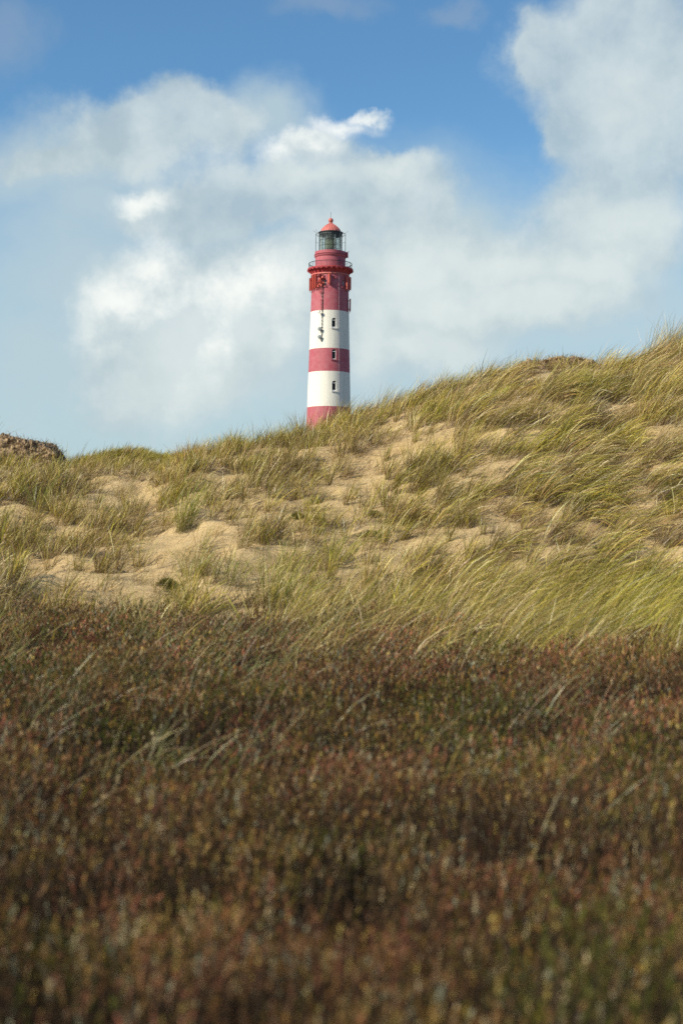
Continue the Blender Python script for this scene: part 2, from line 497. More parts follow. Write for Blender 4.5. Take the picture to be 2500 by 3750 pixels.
parts.append(dead_blades(x, y, (8 + 14 * m).astype(int), np.full(n, 0.5), np.full(n, 0.3)))
v, f, l, cc = merge(parts)
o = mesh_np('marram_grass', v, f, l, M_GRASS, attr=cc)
tag(o, 'wind-swept green and straw marram grass over the sand dune', 'grass', None, 'stuff')
print('marram faces', len(l))

# far dune behind the saddle: coarser blades
n = 9000
x = rng.uniform(-30, 4, n); y = rng.uniform(80, 104, n)
z = dune_z(x, y)
keep = z > 2.5
x, y, z = x[keep], y[keep], z[keep]; n = len(x)
g = np.clip(0.8 + 0.8 * (fbm(x / 2, y / 2, 95, 2) - 0.5), 0, 1)
p1 = tuft_blades(x, y, z, np.full(n, 9), np.full(n, 0.85), np.full(n, 0.35), np.full(n, 0.45), g, 3.2, np.full(n, 0.35))
v, f, l, cc = merge([p1])
o = mesh_np('distant_marram_grass', v, f, l, M_GRASS, attr=cc)
tag(o, 'green grass clothing the farther dune in the saddle', 'grass', None, 'stuff')

# ---------------------------------------------------------------- heather
HB = np.array([[0.190, 0.112, 0.070], [0.220, 0.120, 0.085], [0.110, 0.078, 0.038], [0.200, 0.145, 0.088], [0.150, 0.125, 0.060],
               [0.100, 0.098, 0.026], [0.240, 0.190, 0.125], [0.130, 0.072, 0.050]])
HP = np.array([[0.60, 0.48, 0.27], [0.42, 0.34, 0.21], [0.50, 0.28, 0.06], [0.42, 0.42, 0.28], [0.56, 0.42, 0.12]])
HG = np.array([[0.075, 0.090, 0.012], [0.105, 0.115, 0.018], [0.130, 0.105, 0.020]])


def heather(x, y, nb, size, hgt, spike):
    n = len(x)
    z = dune_z(x, y)
    hum = np.clip(0.5 + 1.5 * (fbm(x / 0.7, y / 0.7, 101, 3) - 0.5), 0, 1)
    H = hgt * (0.40 + 1.15 * hum) * rng.uniform(0.6, 1.25, n)
    lx = rng.normal(0.10, 0.16, n); ly = rng.normal(0, 0.16, n)
    idx = np.repeat(np.arange(n), nb); m = len(idx)
    top = rng.random(m) < 0.72
    s = np.where(top, 1 - rng.random(m) * (spike / np.maximum(H, 0.08))[idx].clip(0, 0.6), 1 - 0.25 - 0.6 * rng.random(m))
    rr = np.where(top, size[idx] * 0.55, 0.03)
    bx = x[idx] + lx[idx] * s * H[idx] + rng.normal(0, 1, m) * rr
    by = y[idx] + ly[idx] * s * H[idx] + rng.normal(0, 1, m) * rr
    bz = z[idx] + H[idx] * s
    # little upright lozenges
    u = rng.normal(0, 0.28, (m, 3)); u[:, 0] += lx[idx]; u[:, 1] += ly[idx]; u[:, 2] = 1.0; u /= np.linalg.norm(u, axis=1, keepdims=True)
    wv = np.cross(u, rng.normal(size=(m, 3))); wv /= np.linalg.norm(wv, axis=1, keepdims=True) + 1e-9
    ln = size[idx] * rng.uniform(0.9, 2.3, m); wd = size[idx] * rng.uniform(0.28, 0.50, m)
    P = np.stack([bx, by, bz], 1)
    Q = np.stack([P - u * ln[:, None], P - wv * wd[:, None], P + u * ln[:, None], P + wv * wd[:, None]], 1)
    # colour patches: purple-brown, olive, straw-grey and moss-green plants
    pn = fbm(x / 0.7, y / 0.9, 111, 3); mn = fbm(x / 0.8 + 40, y / 0.8, 121, 3); vn = np.clip(0.5 + 1.5 * (fbm(x / 0.6, y / 0.8, 125, 2) - 0.5), 0, 1)
    base = HB[rng.integers(0, len(HB), n)] * rng.uniform(0.45, 1.75, (n, 1)) * (0.16 + 1.05 * vn)[:, None] * np.array([1.12, 0.84, 0.62])
    redd = (pn < 0.50) & (rng.random(n) < 0.75)
    base[redd] = base[redd] * np.array([1.05, 0.86, 1.02])
    olive = (pn > 0.56) & (rng.random(n) < 0.6)
    base[olive] = base[olive] * np.array([0.95, 1.12, 0.75])
    green = (mn > 0.57) & (rng.random(n) < 0.7)
    base[green] = HG[rng.integers(0, 3, int(green.sum()))] * rng.uniform(0.4, 0.9, (int(green.sum()), 1))
    strawy = rng.random(n) < 0.13
    base[strawy] = HP[rng.integers(0, 5, int(strawy.sum()))] * rng.uniform(0.35, 0.85, (int(strawy.sum()), 1))
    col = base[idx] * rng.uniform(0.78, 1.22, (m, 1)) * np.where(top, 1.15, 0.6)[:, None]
    pale = (rng.random(m) < 0.03) & top
    col[pale] = HP[rng.integers(0, len(HP), int(pale.sum()))] * rng.uniform(0.6, 1.1, (int(pale.sum()), 1))
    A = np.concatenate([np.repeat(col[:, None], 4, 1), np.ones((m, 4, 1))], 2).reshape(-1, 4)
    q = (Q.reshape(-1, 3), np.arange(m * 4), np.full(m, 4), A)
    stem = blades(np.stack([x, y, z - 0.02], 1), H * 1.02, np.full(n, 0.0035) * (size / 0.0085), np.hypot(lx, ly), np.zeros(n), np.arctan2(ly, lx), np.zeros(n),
                  np.tile([[0.05, 0.034, 0.022]], (n, 1)), np.tile([[0.075, 0.052, 0.034]], (n, 1)), seg=2)
    return [q, stem]


parts = []
for (ya, yb, dens, nb, sz, hg, spk) in ((1.6, 7.0, 1150, 15, 0.0058, 0.38, 0.055), (7.0, 12.5, 760, 12, 0.0078, 0.35, 0.050), (12.5, 24.5, 480, 9, 0.0112, 0.31, 0.045)):
    x, y = scatter(ya, yb, dens, 0.265, 3.6)
    k = (rng.random(len(x)) < heath_mask(x, y) * (0.25 + 1.2 * sstep(0.2, 0.55, vnoise(x / 0.30, y / 0.42, 151)))) & (np.hypot(x, y) > 1.5)
    x, y = x[k], y[k]
    parts += heather(x, y, nb, np.full(len(x), sz), hg, spk)
v, f, l, cc = merge(parts)
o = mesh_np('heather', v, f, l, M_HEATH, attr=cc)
tag(o, 'dark brown faded heather covering the flat heath in front of the dune', 'heather', None, 'stuff')
print('heather faces', len(l))

# loose long blades lying through the heather
x, y = scatter(5.5, 20, 17.0, 0.265, 3.6)
cl = fbm(x / 1.1, y / 1.1, 131, 2)
k = rng.random(len(x)) < sstep(0.42, 0.75, cl) * (0.22 + 0.78 * sstep(9, 17, y))
x, y = x[k], y[k]; n = len(x); z = dune_z(x, y)
idx = np.repeat(np.arange(n), rng.integers(3, 14, n)); m = len(idx)
bx = x[idx] + rng.normal(0, 0.08, m); by = y[idx] + rng.normal(0, 0.08, m)
tip = pick(np.array([[0.26, 0.25, 0.08], [0.42, 0.33, 0.17], [0.20, 0.22, 0.07], [0.32, 0.24, 0.13]]), m)
p = blades(np.stack([bx, by, dune_z(bx, by) + 0.1], 1), rng.uniform(0.35, 0.75, m), rng.uniform(0.0035, 0.006, m), rng.uniform(0.2, 1.0, m),
           rng.uniform(0.3, 1.1, m), rng.normal(0.0, 0.5, m), rng.normal(0, 0.3, m), tip * 0.6, tip, seg=5)
o = mesh_np('heath_grass', *p[:3], M_GRASS, attr=p[3])
tag(o, 'thin bent grass stalks growing up through the heather', 'grass', None, 'stuff')

# ---------------------------------------------------------------- single tufts that stand out
def tussock(X, Y, label, cat='grass tuft', hpx=110, n=60, lean=0.15, g=0.7, rad=0.13, dead=25, spread=0.25, group=None, wsc=1.1, start=4.0, pal=None):
    P = hit(X, Y, start)
    if P is None:
        P = None
        for dy in range(2, 60, 2):
            P = hit(X, Y + dy, start)
            if P is not None: break
    h = hpx * P.y / F
    one = lambda q: np.array([float(q)])
    base = (P.x, P.y, P.z)
    a = tuft_blades(one(P.x), one(P.y), one(P.z), np.array([n]), one(h * 1.12), one(spread), one(lean), one(g), wsc, one(rad), az0=-0.1)
    ps = [a]
    if dead: ps.append(dead_blades(one(P.x), one(P.y), np.array([dead]), one(h * 0.7), one(rad * 1.4)))
    v, f, l, cc = merge(ps)
    if pal is not None:
        cc[:, :3] = cc[:, :3] * np.array(pal)[None]
    v = v - np.array(base)[None]
    o = mesh_np('marram_tuft', v, f, l, M_GRASS, attr=cc)
    o.location = base
    tag(o, label, cat, group)
    return o


G1 = 'grass tufts standing apart on the open sand'
G2 = 'grass tufts along the dune crest'
G3 = 'pale grass tufts in the heather'
tussock(672, 1945, 'tall narrow bright green tuft on open sand, dead brown grass to its right', hpx=215, n=130, lean=.12, g=.97, rad=.17, dead=60, spread=.16, group=G1, pal=(.85, 1.1, .8))
tussock(700, 2130, 'green tuft with a dark round foot, on the sand below the tall narrow one', hpx=130, n=80, lean=.10, g=.95, rad=.16, dead=30, group=G1, pal=(.75, .95, .75))
tussock(840, 2140, 'twin-clumped green tuft at the edge of a sand patch, right of the dark-footed one', hpx=120, n=80, lean=.16, g=.95, rad=.25, dead=50, group=G1, pal=(.8, 1.05, .8))
tussock(315, 1765, 'thin upright dark brown tuft on the saddle crest near the eroded bank', hpx=70, n=45, lean=.04, g=.5, rad=.08, dead=12, group=G1, pal=(.6, .6, .6))
tussock(415, 1745, 'small sparse tuft on smooth sand just below the farther green dune', hpx=50, n=26, lean=.05, g=.7, rad=.12, dead=8, group=G1)
tussock(590, 1775, 'yellow-green bushy tuft at right end of the saddle before the farther dune', hpx=120, n=110, lean=.15, g=.8, rad=.3, dead=50, group=G1)
tussock(130, 1870, 'bright green tuft rising from brown grass below the eroded bank', hpx=150, n=60, lean=.08, g=.98, rad=.13, dead=20, group=G1, pal=(.8, 1.05, .8))
tussock(55, 1835, 'dark narrow tuft at the far left of the slope', hpx=80, n=34, lean=-.05, g=.6, rad=.1, dead=12, group=G1, pal=(.6, .65, .6))
tussock(1055, 2060, 'dark green fan-shaped tuft in the middle of the slope', hpx=110, n=50, lean=.1, g=.95, rad=.16, dead=20, group=G1, pal=(.65, .8, .65))
tussock(1215, 2070, 'large pale green tuft leaning right, in the middle of the slope', hpx=150, n=110, lean=.22, g=.92, rad=.24, dead=40, group=G1, pal=(.95, 1.1, .9))
tussock(1385, 1990, 'green tuft beside a round dark moss cushion', hpx=95, n=60, lean=.15, g=.98, rad=.16, dead=10, group=G1, pal=(.7, .95, .7))
tussock(1140, 1845, 'few thin green blades standing over a small dark cushion', hpx=100, n=14, lean=.14, g=.95, rad=.07, dead=6, group=G1)
tussock(1020, 2230, 'tall bright green tuft at the foot of the slope above the heather', hpx=250, n=130, lean=.25, g=.95, rad=.25, dead=60, group=G1, pal=(.9, 1.1, .8))
tussock(510, 2080, 'green tuft of loose upright blades on the lower left sand', hpx=130, n=60, lean=.1, g=.85, rad=.16, dead=25, group=G1)
tussock(930, 1800, 'broad mound of brown and green grass below the lighthouse', hpx=130, n=190, lean=.22, g=.5, rad=.5, dead=150, group=G1, pal=(.85, .85, .8))
tussock(1540, 2060, 'leaning yellow-green tuft among thick grass at centre right', hpx=150, n=100, lean=.35, g=.85, rad=.22, dead=40, group=G1)
tussock(1180, 1960, 'small flat tuft of yellow blades hanging over dark moss', hpx=45, n=30, lean=.3, g=.5, rad=.12, dead=20, group=G1)
tussock(1105, 1556, 'upright brown-green tuft on the crest at the left foot of the lighthouse', hpx=95, n=85, lean=.03, g=.55, rad=.20, dead=25, group=G2, start=30, pal=(.85, .85, .85))
tussock(1270, 1548, 'broad straw-tipped tuft on the crest covering the right foot of the lighthouse', hpx=110, n=300, lean=.32, g=.55, rad=.5, dead=90, group=G2, start=30)
tussock(1190, 1562, 'low straw tuft on the crest in front of the lighthouse base', hpx=60, n=120, lean=.38, g=.5, rad=.35, dead=60, group=G2, start=30)
tussock(1400, 1506, 'windswept crest tuft just right of the lighthouse', hpx=105, n=110, lean=.30, g=.6, rad=.25, dead=30, group=G2, start=30)
tussock(1570, 1452, 'dark brown rooted tuft on a step of the crest', hpx=75, n=60, lean=.3, g=.35, rad=.16, dead=40, group=G2, start=30, pal=(.65, .6, .6))
tussock(1640, 1430, 'tall yellow-green tuft on the crest above the dark brown rooted one', hpx=100, n=90, lean=.3, g=.7, rad=.25, dead=30, group=G2, start=30)
tussock(1944, 1372, 'tall thin tuft in front of the bare eroded crest', hpx=95, n=90, lean=.14, g=.6, rad=.12, dead=40, group=G2, start=30, spread=.14)
tussock(2016, 1360, 'short brown tuft on the bare eroded crest', hpx=60, n=45, lean=.1, g=.3, rad=.12, dead=30, group=G2, start=30, spread=.14, pal=(.8, .7, .65))
tussock(1880, 1352, 'green tuft at the left edge of the bare eroded crest', hpx=85, n=60, lean=.22, g=.8, rad=.12, dead=15, group=G2, start=30, spread=.14)
tussock(2260, 1330, 'small dark brown tuft in the notch of the high crest', hpx=80, n=70, lean=.3, g=.35, rad=.16, dead=40, group=G2, start=30, pal=(.8, .65, .6))
tussock(2335, 1278, 'slim green tuft bowing right on the high crest', hpx=90, n=60, lean=.4, g=.85, rad=.12, dead=15, group=G2, start=30, spread=.12)
tussock(2420, 1290, 'big dense straw-green tuft at the highest point of the dune', hpx=165, n=420, lean=.38, g=.6, rad=.55, dead=120, group=G2, start=30)
tussock(2480, 1290, 'brown-backed dense tuft at the right edge of the highest crest', hpx=150, n=300, lean=.25, g=.4, rad=.45, dead=120, group=G2, start=30)
tussock(260, 1704, 'thin wispy green blades on the crest beside the eroded bank', hpx=100, n=40, lean=.12, g=.9, rad=.35, dead=6, group=G2, start=30, spread=.3)
tussock(690, 1690, 'reddish-brown and green tuft where the crest starts to climb', hpx=80, n=110, lean=.1, g=.5, rad=.4, dead=40, group=G2, start=30, pal=(1.0, .8, .7))
tussock(1080, 2770, 'pale green tuft with long blades bent right over the heather', hpx=200, n=60, lean=.55, g=.8, rad=.07, dead=16, group=G3, wsc=.75, pal=(.7, .8, .65))
tussock(1600, 2870, 'flattened yellow grass tuft low in the heather', hpx=200, n=34, lean=.75, g=.5, rad=.08, dead=16, group=G3, wsc=.7, pal=(.55, .6, .5))
tussock(230, 3120, 'blurred pale blades leaning right in the near heather', hpx=330, n=22, lean=.50, g=.6, rad=.05, dead=8, group=G3, wsc=.7, pal=(.6, .65, .55))
tussock(2090, 3700, 'blurred long green blades near the lower right of the heather', hpx=420, n=9, lean=.45, g=.9, rad=.04, dead=3, group=G3, wsc=.7, pal=(.5, .6, .4))
tussock(1790, 3150, 'small grey-straw blades in the near heather right of centre', hpx=220, n=16, lean=.5, g=.3, rad=.05, dead=10, group=G3, wsc=.6, pal=(.5, .5, .5))

M_MOSS = blade_mat('moss_cushion', 0.1, 0.8, 0.1)


def cushion(X, Y, rx, hz, label):
    P = hit(X, Y)
    n = 1100
    th = rng.random(n) * 2 * np.pi; r = np.abs(rng.normal(0, 0.42, n))
    edge = 0.75 + 0.5 * vnoise(np.cos(th) * 1.7 + X, np.sin(th) * 1.7, 143)
    x = r * np.cos(th) * rx * edge; y = r * np.sin(th) * rx * 0.7 * edge
    zz = dune_z(P.x + x, P.y + y) - P.z
    h = hz * np.clip(1 - r, 0, 1) * (0.5 + fbm(x / 0.1 + X, y / 0.1, 141, 2))
    c = pick(np.array([[0.20, 0.175, 0.045], [0.15, 0.14, 0.035], [0.30, 0.22, 0.09], [0.21, 0.22, 0.045]]), n, .3)
    p = blades(np.stack([x, y, zz + h * 0.4 - 0.01], 1), rng.uniform(0.05, 0.13, n), rng.uniform(0.006, 0.012, n), r * 0.9 + rng.random(n) * .5, rng.random(n) * .6, th, np.zeros(n), c * .8, c, seg=2)
    o = mesh_np('moss_cushion', *p[:3], M_MOSS, attr=p[3]); o.location = P
    tag(o, label, 'moss cushion', 'dark moss cushions on the sand')


cushion(1350, 1965, 0.26, 0.16, 'largest round dark green cushion, on open sand beside a green tuft')
cushion(1155, 1845, 0.14, 0.12, 'small dark cushion at the foot of a few thin green blades')
cushion(1088, 1900, 0.11, 0.10, 'small dark tilted cushion at the left of a pair on the sand')
cushion(1160, 1915, 0.24, 0.12, 'wide flat dark cushion, the larger of a close pair on the sand')
cushion(1365, 1890, 0.20, 0.13, 'brownish dark cushion above the largest round one')
cushion(612, 2150, 0.16, 0.10, 'dark brown cushion on the lower left sand')

# ---------------------------------------------------------------- eroded banks
def bank_mat():
    m, nt, b, out = newmat('root_mat')
    tc = N(nt, 'ShaderNodeTexCoord'); L = nt.links.new
    n1 = N(nt, 'ShaderNodeTexNoise', ins={'Scale': 9.0, 'Detail': 8.0, 'Roughness': 0.75, 'Distortion': 1.0})
    L(tc.outputs['Object'], n1.inputs['Vector'])
    cr = N(nt, 'ShaderNodeValToRGB'); e = cr.color_ramp.elements
    e[0].position = .40; e[0].color = (0.085, 0.052, 0.033, 1)
    e[1].position = .56; e[1].color = (0.46, 0.33, 0.18, 1)
    k = e.new(.48); k.color = (0.20, 0.13, 0.075, 1)
    L(n1.outputs['Fac'], cr.inputs['Fac']); L(cr.outputs['Color'], b.inputs['Base Color'])
    bp = N(nt, 'ShaderNodeBump', ins={'Strength': 1.0, 'Distance': 0.08}); L(n1.outputs['Fac'], bp.inputs['Height']); L(bp.outputs['Normal'], b.inputs['Normal'])
    b.inputs['Roughness'].default_value = .95
    return m


M_BANK = bank_mat()


def bank(name, pts, y, depth, label, seed, hair=True):
    """pts: outline in photo px (upper edge left to right then under edge back), stood at distance y, with real depth"""
    poly = [on_plane(px, py, y) for px, py in pts]
    c = sum(poly, Vector()) / len(poly)
    bm = bmesh.new()
    fr = [bm.verts.new(p - c) for p in poly]
    f0 = bm.faces.new(fr)
    ext = bmesh.ops.extrude_face_region(bm, geom=[f0])
    for e in ext['geom']:
        if isinstance(e, bmesh.types.BMVert): e.co.y += depth; 
    bmesh.ops.recalc_face_normals(bm, faces=bm.faces)
    bmesh.ops.triangulate(bm, faces=bm.faces)
    for _ in range(4):
        bmesh.ops.subdivide_edges(bm, edges=[e for e in bm.edges if e.calc_length() > 0.10], cuts=1, use_grid_fill=True)
        bmesh.ops.triangulate(bm, faces=[f for f in bm.faces if len(f.verts) > 3])
    for _ in range(3):
        bmesh.ops.smooth_vert(bm, verts=bm.verts, factor=0.4, use_axis_x=True, use_axis_y=True, use_axis_z=True)
    bm.normal_update()
    from mathutils import noise
    for vtx in bm.verts:
        q = vtx.co * 3.0 + Vector((seed, 0, 0))
        d = noise.fractal(q, 0.5, 2.2, 6) * 0.10 + noise.noise(vtx.co * 9.0) * 0.03
        vtx.co += vtx.normal * d
    me = bpy.data.meshes.new(name); bm.to_mesh(me); bm.free()
    for p in me.polygons: p.use_smooth = False
    me.materials.append(M_BANK)
    o = bpy.data.objects.new(name, me); C.objects.link(o); o.location = c
    tag(o, label, None, None, 'structure')
    # torn roots sticking out of the bank
    nv_ = len(me.vertices); k = rng.integers(0, nv_, 1500)
    co = np.array([me.vertices[int(i)].co for i in k]); no = np.array([me.vertices[int(i)].normal for i in k])
    up_ = co[:, 2] > np.percentile(co[:, 2], 35)
    co, no = co[up_], no[up_]; m = len(co)
    d = no + rng.normal(0, 0.45, (m, 3)); th_ = np.arccos(np.clip(d[:, 2] / np.linalg.norm(d, axis=1), -1, 1))
    cr_ = pick(np.array([[0.10, 0.062, 0.040], [0.20, 0.14, 0.08], [0.33, 0.25, 0.13], [0.16, 0.15, 0.05]]), m, .3)
    p = blades(co - no * 0.02, rng.uniform(0.06, 0.24, m), rng.uniform(0.006, 0.014, m), th_, rng.normal(0.2, 0.5, m), np.arctan2(d[:, 1], d[:, 0]), rng.normal(0, .4, m), cr_, cr_, seg=3)
    mesh_np('roots', *p[:3], M_GRASS, parent=o, attr=p[3])
    return o


bank('eroded_bank', [(-420, 1560), (-200, 1580), (-60, 1588), (20, 1596), (90, 1612), (150, 1620), (178, 1636), (196, 1654), (204, 1680), (205, 1712), (120, 1740), (-100, 1740), (-420, 1740)],
     41.6, 1.6, 'dark overhanging bank of torn roots and sand at the left end of the crest', 3.0)
bank('eroded_bank', [(1900, 1336), (1935, 1322), (1975, 1320), (2030, 1308), (2090, 1304), (2140, 1309), (2176, 1324), (2196, 1346), (2190, 1385), (2100, 1400), (2000, 1400), (1905, 1395)],
     43.4, 1.0, 'dark root lip over bare sand on the right part of the crest', 9.0)

# wisps on the left bank
def place_free(px, py, y, hpx, n, lean, g, rad, label, grp, pal=(1, 1, 1)):
    P = on_plane(px, py, y)
    one = lambda q: np.array([float(q)])
    a = tuft_blades(one(P.x), one(P.y), one(P.z), np.array([n]), one(hpx * y / F), one(.35), one(lean), one(g), 1.0, one(rad), on_ground=False)
    v = a[0] - np.array(P)[None]; cc = a[3]; cc[:, :3] *= np.array(pal)[None]
    o = mesh_np('marram_tuft', v, a[1], a[2], M_GRASS, attr=cc); o.location = P
    tag(o, label, 'grass tuft', grp)


place_free(-2, 1606, 42.2, 90, 16, .35, .9, .15, 'few long green blades arching from the top of the eroded bank at the left edge', G2)
place_free(60, 1618, 42.2, 28, 60, .3, .2, .5, 'short brown stubble on top of the eroded bank', G2, (.6, .5, .5))

exec_tower = True
# ---------------------------------------------------------------- lighthouse
D = 260.0
PX = D / F
def axisX(Y): return 1203.6 + (1500 - Y) * 7.4 / 700
def zY(Y): return on_plane(axisX(Y), Y, D).z
AX = on_plane(axisX(1200), 1200, D).x
ZB = zY(1640)                                   # foot of the tower
def lz(Y): return zY(Y) - ZB                    # local height


def painted(name, red, white=None, bands=None):
    m, nt, b, out = newmat(name); L = nt.links.new
    tc = N(nt, 'ShaderNodeTexCoord')
    sx = N(nt, 'ShaderNodeSeparateXYZ'); L(tc.outputs['Object'], sx.inputs[0])
    if bands:
        cr = N(nt, 'ShaderNodeValToRGB'); cr.color_ramp.interpolation = 'CONSTANT'
        top = bands[-1][0] + 10
        mm = N(nt, 'ShaderNodeMath', operation='DIVIDE', ins={1: top}); L(sx.outputs['Z'], mm.inputs[0]); L(mm.outputs[0], cr.inputs['Fac'])
        e = cr.color_ramp.elements
        while len(e) > 1: e.remove(e[-1])
        e[0].position = 0; e[0].color = (*red, 1)
        for zz, kind in bands:
            k = e.new(zz / top); k.color = (*(white if kind == 'w' else red), 1)
        src = cr.outputs['Color']
    else:
        rgb = N(nt, 'ShaderNodeRGB'); rgb.outputs[0].default_value = (*red, 1); src = rgb.outputs[0]
    # weathering: long vertical streaks and faded blotches
    mp = N(nt, 'ShaderNodeMapping'); mp.inputs['Scale'].default_value = (1.6, 1.6, 0.12); L(tc.outputs['Object'], mp.inputs[0])
    ns = N(nt, 'ShaderNodeTexNoise', ins={'Scale': 1.0, 'Detail': 6.0, 'Roughness': 0.65}); L(mp.outputs[0], ns.inputs['Vector'])
    nb = N(nt, 'ShaderNodeTexNoise', ins={'Scale': 1.1, 'Detail': 8.0, 'Roughness': 0.7}); L(tc.outputs['Object'], nb.inputs['Vector'])
    r1 = N(nt, 'ShaderNodeMapRange', ins={1: .35, 2: .75, 3: 1.06, 4: 0.86}); L(ns.outputs['Fac'], r1.inputs[0])
    r2 = N(nt, 'ShaderNodeMapRange', ins={1: .35, 2: .7, 3: 0.0, 4: 0.16}); L(nb.outputs['Fac'], r2.inputs[0])
    mx = N(nt, 'ShaderNodeMix', data_type='RGBA', blend_type='MULTIPLY'); mx.inputs['Factor'].default_value = 1
    L(src, mx.inputs['A']); L(r1.outputs[0], mx.inputs['B'])
    mw = N(nt, 'ShaderNodeMix', data_type='RGBA'); mw.inputs['B'].default_value = (0.62, 0.50, 0.48, 1)
    L(r2.outputs[0], mw.inputs['Factor']); L(mx.outputs['Result'], mw.inputs['A'])
    L(mw.outputs['Result'], b.inputs['Base Color'])
    # courses of brick under the paint
    nn = N(nt, 'ShaderNodeTexNoise', ins={'Scale': 3.0, 'Detail': 6.0, 'Roughness': 0.8})
    m2 = N(nt, 'ShaderNodeMapping'); m2.inputs['Scale'].default_value = (1, 1, 4.0); L(tc.outputs['Object'], m2.inputs[0]); L(m2.outputs[0], nn.inputs['Vector'])
    bp = N(nt, 'ShaderNodeBump', ins={'Strength': .5, 'Distance': 0.05}); L(nn.outputs['Fac'], bp.inputs['Height']); L(bp.outputs['Normal'], b.inputs['Normal'])
    b.inputs['Roughness'].default_value = 0.7
    return m


RED = (0.37, 0.066, 0.092)
ORED = (0.56, 0.115, 0.075)
M_WALL = painted('tower_paint', RED, (0.72, 0.71, 0.62), [(lz(1496), 'w'), (lz(1367.3), 'r'), (lz(1283.3), 'w'), (lz(1148), 'r')])
M_RED = painted('red_paint', RED)
M_CORN = painted('cornice_bounce_red', (0.38, 0.020, 0.030))  # red deepened to put the bounced light under the gallery into the colour
M_DOME = painted('dome_paint', (0.50, 0.115, 0.092))
M_ANT = plain('antenna_red', (0.52, 0.085, 0.055), 0.5, var=.12)
M_ANTD = plain('antenna_dark_red', (0.30, 0.03, 0.03), 0.5, var=.15)
M_STEEL = plain('dark_steel', (0.035, 0.045, 0.05), 0.5, 0.3)
M_GREY = plain('grey_dish', (0.46, 0.50, 0.48), 0.5, 0.0)
M_WHITE = plain('white_frame', (0.75, 0.75, 0.72), 0.5)
M_DARK = plain('dark_interior', (0.022, 0.022, 0.025), 0.7)


def glass(name, col, rough=0.05, transp=0.6):
    m, nt, b, out = newmat(name)
    b.inputs['Base Color'].default_value = (*col, 1); b.inputs['Roughness'].default_value = rough
    tr = N(nt, 'ShaderNodeBsdfTransparent'); tr.inputs[0].default_value = (0.9, 0.96, 0.94, 1)
    mx = N(nt, 'ShaderNodeMixShader', ins={0: transp})
    nt.links.new(b.outputs[0], mx.inputs[1]); nt.links.new(tr.outputs[0], mx.inputs[2]); nt.links.new(mx.outputs[0], out.inputs[0])
    return m


M_LGLASS = glass('lantern_glass', (0.25, 0.30, 0.30), 0.04, 0.80)
M_PANE = plain('window_glass', (0.02, 0.022, 0.026), 0.2, var=.3, scale=2)
M_PANE.node_tree.nodes['Principled BSDF'].inputs['Specular IOR Level'].default_value = 0.15
M_LENS, _nt, _b, _o = newmat('lens_glass')
_b.inputs['Base Color'].default_value = (0.30, 0.33, 0.16, 1); _b.inputs['Roughness'].default_value = 0.12
_b.inputs['Transmission Weight'].default_value = 0.35; _b.inputs['IOR'].default_value = 1.5

tower = empty('lighthouse', (AX, D, ZB))
tag(tower, 'tall round lighthouse with red and white bands, galleries and a glazed lantern, behind the dune', 'lighthouse')


def link(name, bm, mat, parent=tower, smooth=False, auto=True):
    me = bpy.data.meshes.new(name); bm.to_mesh(me); bm.free()
    for p in me.polygons: p.use_smooth = smooth
    me.materials.append(mat)
    if smooth and auto:
        me.set_sharp_from_angle(angle=R(35))
    o = bpy.data.objects.new(name, me); C.objects.link(o); o.parent = parent
    return o


def lathe(bm, prof, seg=96, phase=0.0, close=False):
    """prof: [(r,z)...] from bottom to top, r=0 makes a pole"""
    rings = []
    for r, z in prof:
        if r < 1e-6: rings.append([bm.verts.new((0, 0, z))])
        else: rings.append([bm.verts.new((r * math.cos(phase + 2 * math.pi * k / seg), r * math.sin(phase + 2 * math.pi * k / seg), z)) for k in range(seg)])
    if close: rings.append(rings[0])
    for a, b in zip(rings, rings[1:]):
        for k in range(seg):
            j = (k + 1) % seg
            if len(a) == 1 and len(b) == 1: continue
            if len(a) == 1: bm.faces.new((a[0], b[j], b[k]))
            elif len(b) == 1: bm.faces.new((a[k], a[j], b[0]))
            else: bm.faces.new((a[k], a[j], b[j], b[k]))
    return bm


def box(bm, c, s, M=None):
    r = bmesh.ops.create_cube(bm, size=1.0)
    for v in r['verts']:
        v.co = Vector((v.co.x * s[0], v.co.y * s[1], v.co.z * s[2]))
        if M is not None: v.co = M @ v.co
        v.co += Vector(c)
    return r['verts']


def tube(bm, pts, r, seg=6, closed=False):
    pts = [Vector(p) for p in pts]
    n = len(pts); rings = []
    for i, p in enumerate(pts):
        if closed: t = pts[(i + 1) % n] - pts[i - 1]
        else: t = pts[min(i + 1, n - 1)] - pts[max(i - 1, 0)]
        t.normalize()
        u = t.cross(Vector((0, 0, 1)))
        if u.length < 0.05: u = t.cross(Vector((1, 0, 0)))
        u.normalize(); w = t.cross(u)
        rings.append([bm.verts.new(p + r * (math.cos(2 * math.pi * k / seg) * u + math.sin(2 * math.pi * k / seg) * w)) for k in range(seg)])
    rr = rings + ([rings[0]] if closed else [])
    for a, b in zip(rr, rr[1:]):
        for k in range(seg):
            j = (k + 1) % seg; bm.faces.new((a[k], a[j], b[j], b[k]))
    if not closed:
        bm.faces.new(rings[0][::-1]); bm.faces.new(rings[-1])


def ring_pts(r, z, n=72):
    return [(r * math.cos(2 * math.pi * k / n), r * math.sin(2 * math.pi * k / n), z) for k in range(n)]


def pol(th, r, z):
    """th in degrees, 0 = towards the camera, + = to the right"""
    t = R(th); return Vector((r * math.sin(t), -r * math.cos(t), z))


def frame_at(th):
    """columns: tangent (right), outward, up"""
    t = R(th)
    return Matrix(((math.cos(t), math.sin(t), 0), (math.sin(t), -math.cos(t), 0), (0, 0, 1)))


